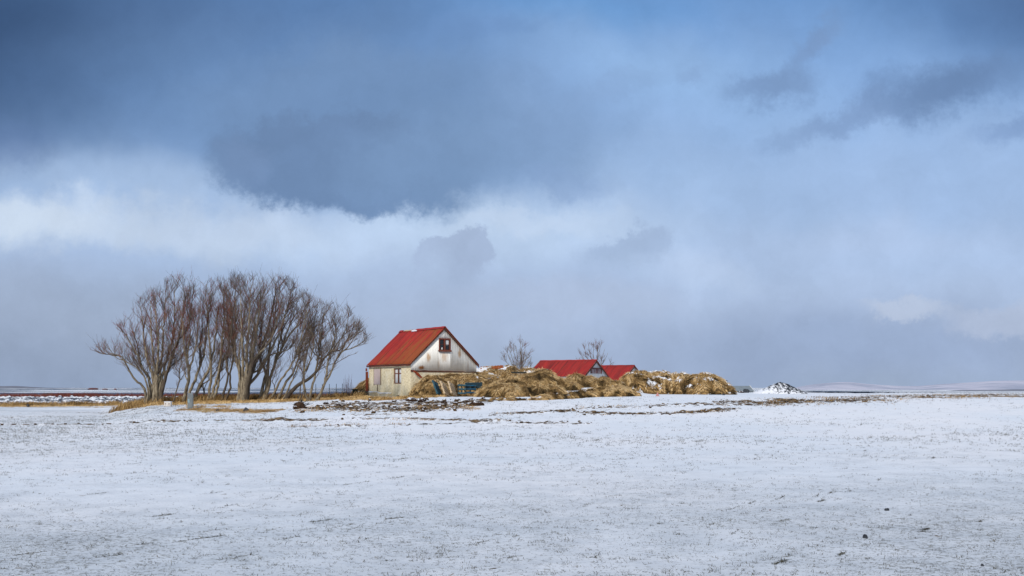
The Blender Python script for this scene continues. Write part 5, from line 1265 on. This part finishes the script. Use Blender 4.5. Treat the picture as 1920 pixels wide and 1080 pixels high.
tree('bare_tree', 'pair of dark thin stems that cross, left of the thickest trunk', (419, 752), 64.0, [
    ([(416, 752), (421, 730), (428, 707), (425, 685), (428, 660), (430, 630), (426, 590), (424, 540)], .08, .9), ([(421, 754), (432, 727), (430, 708), (434, 690), (437, 665), (434, 630), (438, 580), (444, 530)], .075, .9)], 7, red=0.3, group=TG)
tree('bare_tree', 'largest tree mid row with the thickest dark trunk and a wide fan of limbs', (456, 758), 63.4, [
    ([(447, 759), (449, 722), (450, 692), (444, 674), (438, 655), (434, 620), (432, 580), (428, 530)], .13), ([(450, 759), (455, 720), (456, 680), (454, 640), (452, 590), (450, 520)], .15), ([(455, 759), (459, 720), (462, 690), (463, 650), (467, 600), (470, 515)], .17, .1),
    ([(459, 761), (463, 722), (470, 690), (476, 650), (484, 600), (492, 512)], .19, .75), ([(461, 761), (466, 718), (478, 682), (490, 655), (502, 620), (512, 570), (520, 515)], .18, .85), ([(460, 760), (463, 712), (474, 699), (484, 693), (496, 675), (510, 664), (530, 660), (545, 652), (556, 630), (560, 600)], .10, .0),
    ([(463, 760), (465, 727), (480, 706), (495, 680), (510, 652), (526, 618), (540, 570), (548, 530)], .12, .5), ([(452, 758), (453, 712), (446, 690), (441, 660), (440, 620), (442, 560), (440, 520)], .10, .1), ([(456, 758), (462, 700), (480, 670), (505, 640), (520, 600), (534, 550)], .09, .1), ([(458, 758), (468, 690), (472, 640), (480, 590), (505, 520)], .09, .1), ([(452, 740), (449, 700), (450, 640), (460, 580), (462, 515)], .08, .2)], 8, red=0.14, group=TG)
tree('bare_tree', 'clump of three stout stems right of the thickest trunk, leaning slightly right', (494, 758), 64.4, [
    ([(487, 758), (492, 725), (497, 702), (494, 686), (488, 668), (487, 640), (492, 600), (500, 550)], .13, .1), ([(492, 758), (500, 718), (503, 685), (506, 645), (514, 600), (520, 555), (530, 525)], .14, .0), ([(496, 758), (506, 712), (515, 682), (527, 655), (540, 620), (552, 585), (560, 545)], .13, .2), ([(515, 682), (524, 640), (532, 600), (545, 560), (556, 530)], .08, .3), ([(527, 655), (545, 625), (562, 600), (575, 560)], .06, .3)], 9, red=0.12, group=TG)
tree('bare_tree', 'slender pale stems arching right from one root, a small dead fork beside them', (508, 755), 63.8, [
    ([(494, 759), (510, 743), (520, 727), (528, 710), (537, 698), (547, 682), (558, 657), (566, 630), (572, 600), (580, 560)], .085, .1), ([(516, 755), (530, 732), (538, 715), (549, 700), (559, 672), (567, 642), (578, 610), (590, 570)], .10, .3), ([(528, 752), (540, 730), (548, 712), (558, 690), (570, 655), (586, 620)], .07, .1), ([(518, 747), (514, 722), (509, 715), (516, 702), (516, 690)], .035, .8)], 10, red=0.08, group=TG, start=.35)
tree('bare_tree', 'dark smooth tree leaning far to the right almost like an arch', (533, 754), 64.0, [
    ([(532, 756), (545, 736), (560, 722), (575, 713), (588, 702), (598, 692), (605, 675), (620, 660), (638, 655), (650, 640), (664, 622)], .16, .95), ([(600, 688), (603, 670), (598, 650), (602, 620), (600, 590)], .07, .9), ([(620, 660), (628, 640), (632, 610), (640, 585)], .06, .9), ([(605, 676), (590, 664), (582, 650), (580, 630)], .04, .9)], 11, red=0.03, group=TG, start=.45, upb=.4)
tree('bare_tree', 'V shaped pair of stems from one foot, right of the black stump', (579, 753), 63.6, [
    ([(578, 755), (572, 735), (569, 712), (571, 690), (575, 660), (583, 636), (590, 600), (596, 570)], .09, .4), ([(580, 755), (583, 732), (589, 712), (592, 695), (598, 668), (602, 640), (606, 600), (614, 575)], .09, .3), ([(571, 700), (580, 680), (588, 650), (586, 610)], .05, .4)], 12, red=0.05, group=TG)
tree('bare_tree', 'rightmost tree of the row, pale forked trunk spreading toward the house', (592, 753), 63.2, [
    ([(590, 755), (600, 740), (609, 717), (613, 690), (618, 663), (626, 640), (630, 605), (636, 580)], .10, .2), ([(608, 720), (621, 697), (631, 672), (645, 657), (665, 651), (682, 640), (690, 634)], .07, .3), ([(631, 672), (648, 645), (660, 620), (668, 595)], .05, .4), ([(618, 663), (636, 640), (650, 612), (654, 580)], .05, .4), ([(645, 657), (660, 640), (676, 615)], .04, .4)], 13, red=0.03, group=TG, upb=.4)
tree('bare_tree', 'thin short dark stem in front of the leaning dark tree', (558, 750), 62.9, [([(558, 757), (561, 740), (565, 720), (568, 700), (570, 670)], .035, .9), ([(560, 748), (568, 738), (574, 728)], .03, .9)], 14, red=0, group=TG, lens=(.6, .4, .2), spread=.2)
# two bare shrubs behind the mounds
BG = 'bare shrubs behind the mounds'
def fan(bx, by, tips, jr):
    rr = random.Random(jr); return [([(bx + rr.uniform(-3, 3), by), (bx + (t[0] - bx) * .35 + rr.uniform(-3, 3), by + (t[1] - by) * .4), (bx + (t[0] - bx) * .75 + rr.uniform(-2, 2), by + (t[1] - by) * .72), t], .028, .2) for t in tips]
for i, (lb, bx, by, tips, Yq) in enumerate([('reddish bare shrub between the house and the larger barn', 972, 712, [(943, 668), (949, 655), (955, 650), (962, 645), (968, 648), (975, 640), (981, 637), (985, 648), (992, 660), (997, 668), (1000, 680)], 82),
                                   ('greyish bare shrub rising behind the larger barn ridge', 1117, 712, [(1080, 672), (1088, 660), (1096, 652), (1104, 648), (1112, 643), (1120, 646), (1127, 645), (1134, 655), (1140, 662), (1148, 680)], 92)]):
    r = tree('bare_shrub', lb, (bx, by), Yq, fan(bx, by, tips, i), 40 + i, red=0.25, group=BG, env=False, lens=(.7, .4, .22), twig_density=.7, start=.15, upb=.6, spread=.5, rt=0.75)
    r['category'] = 'shrub'
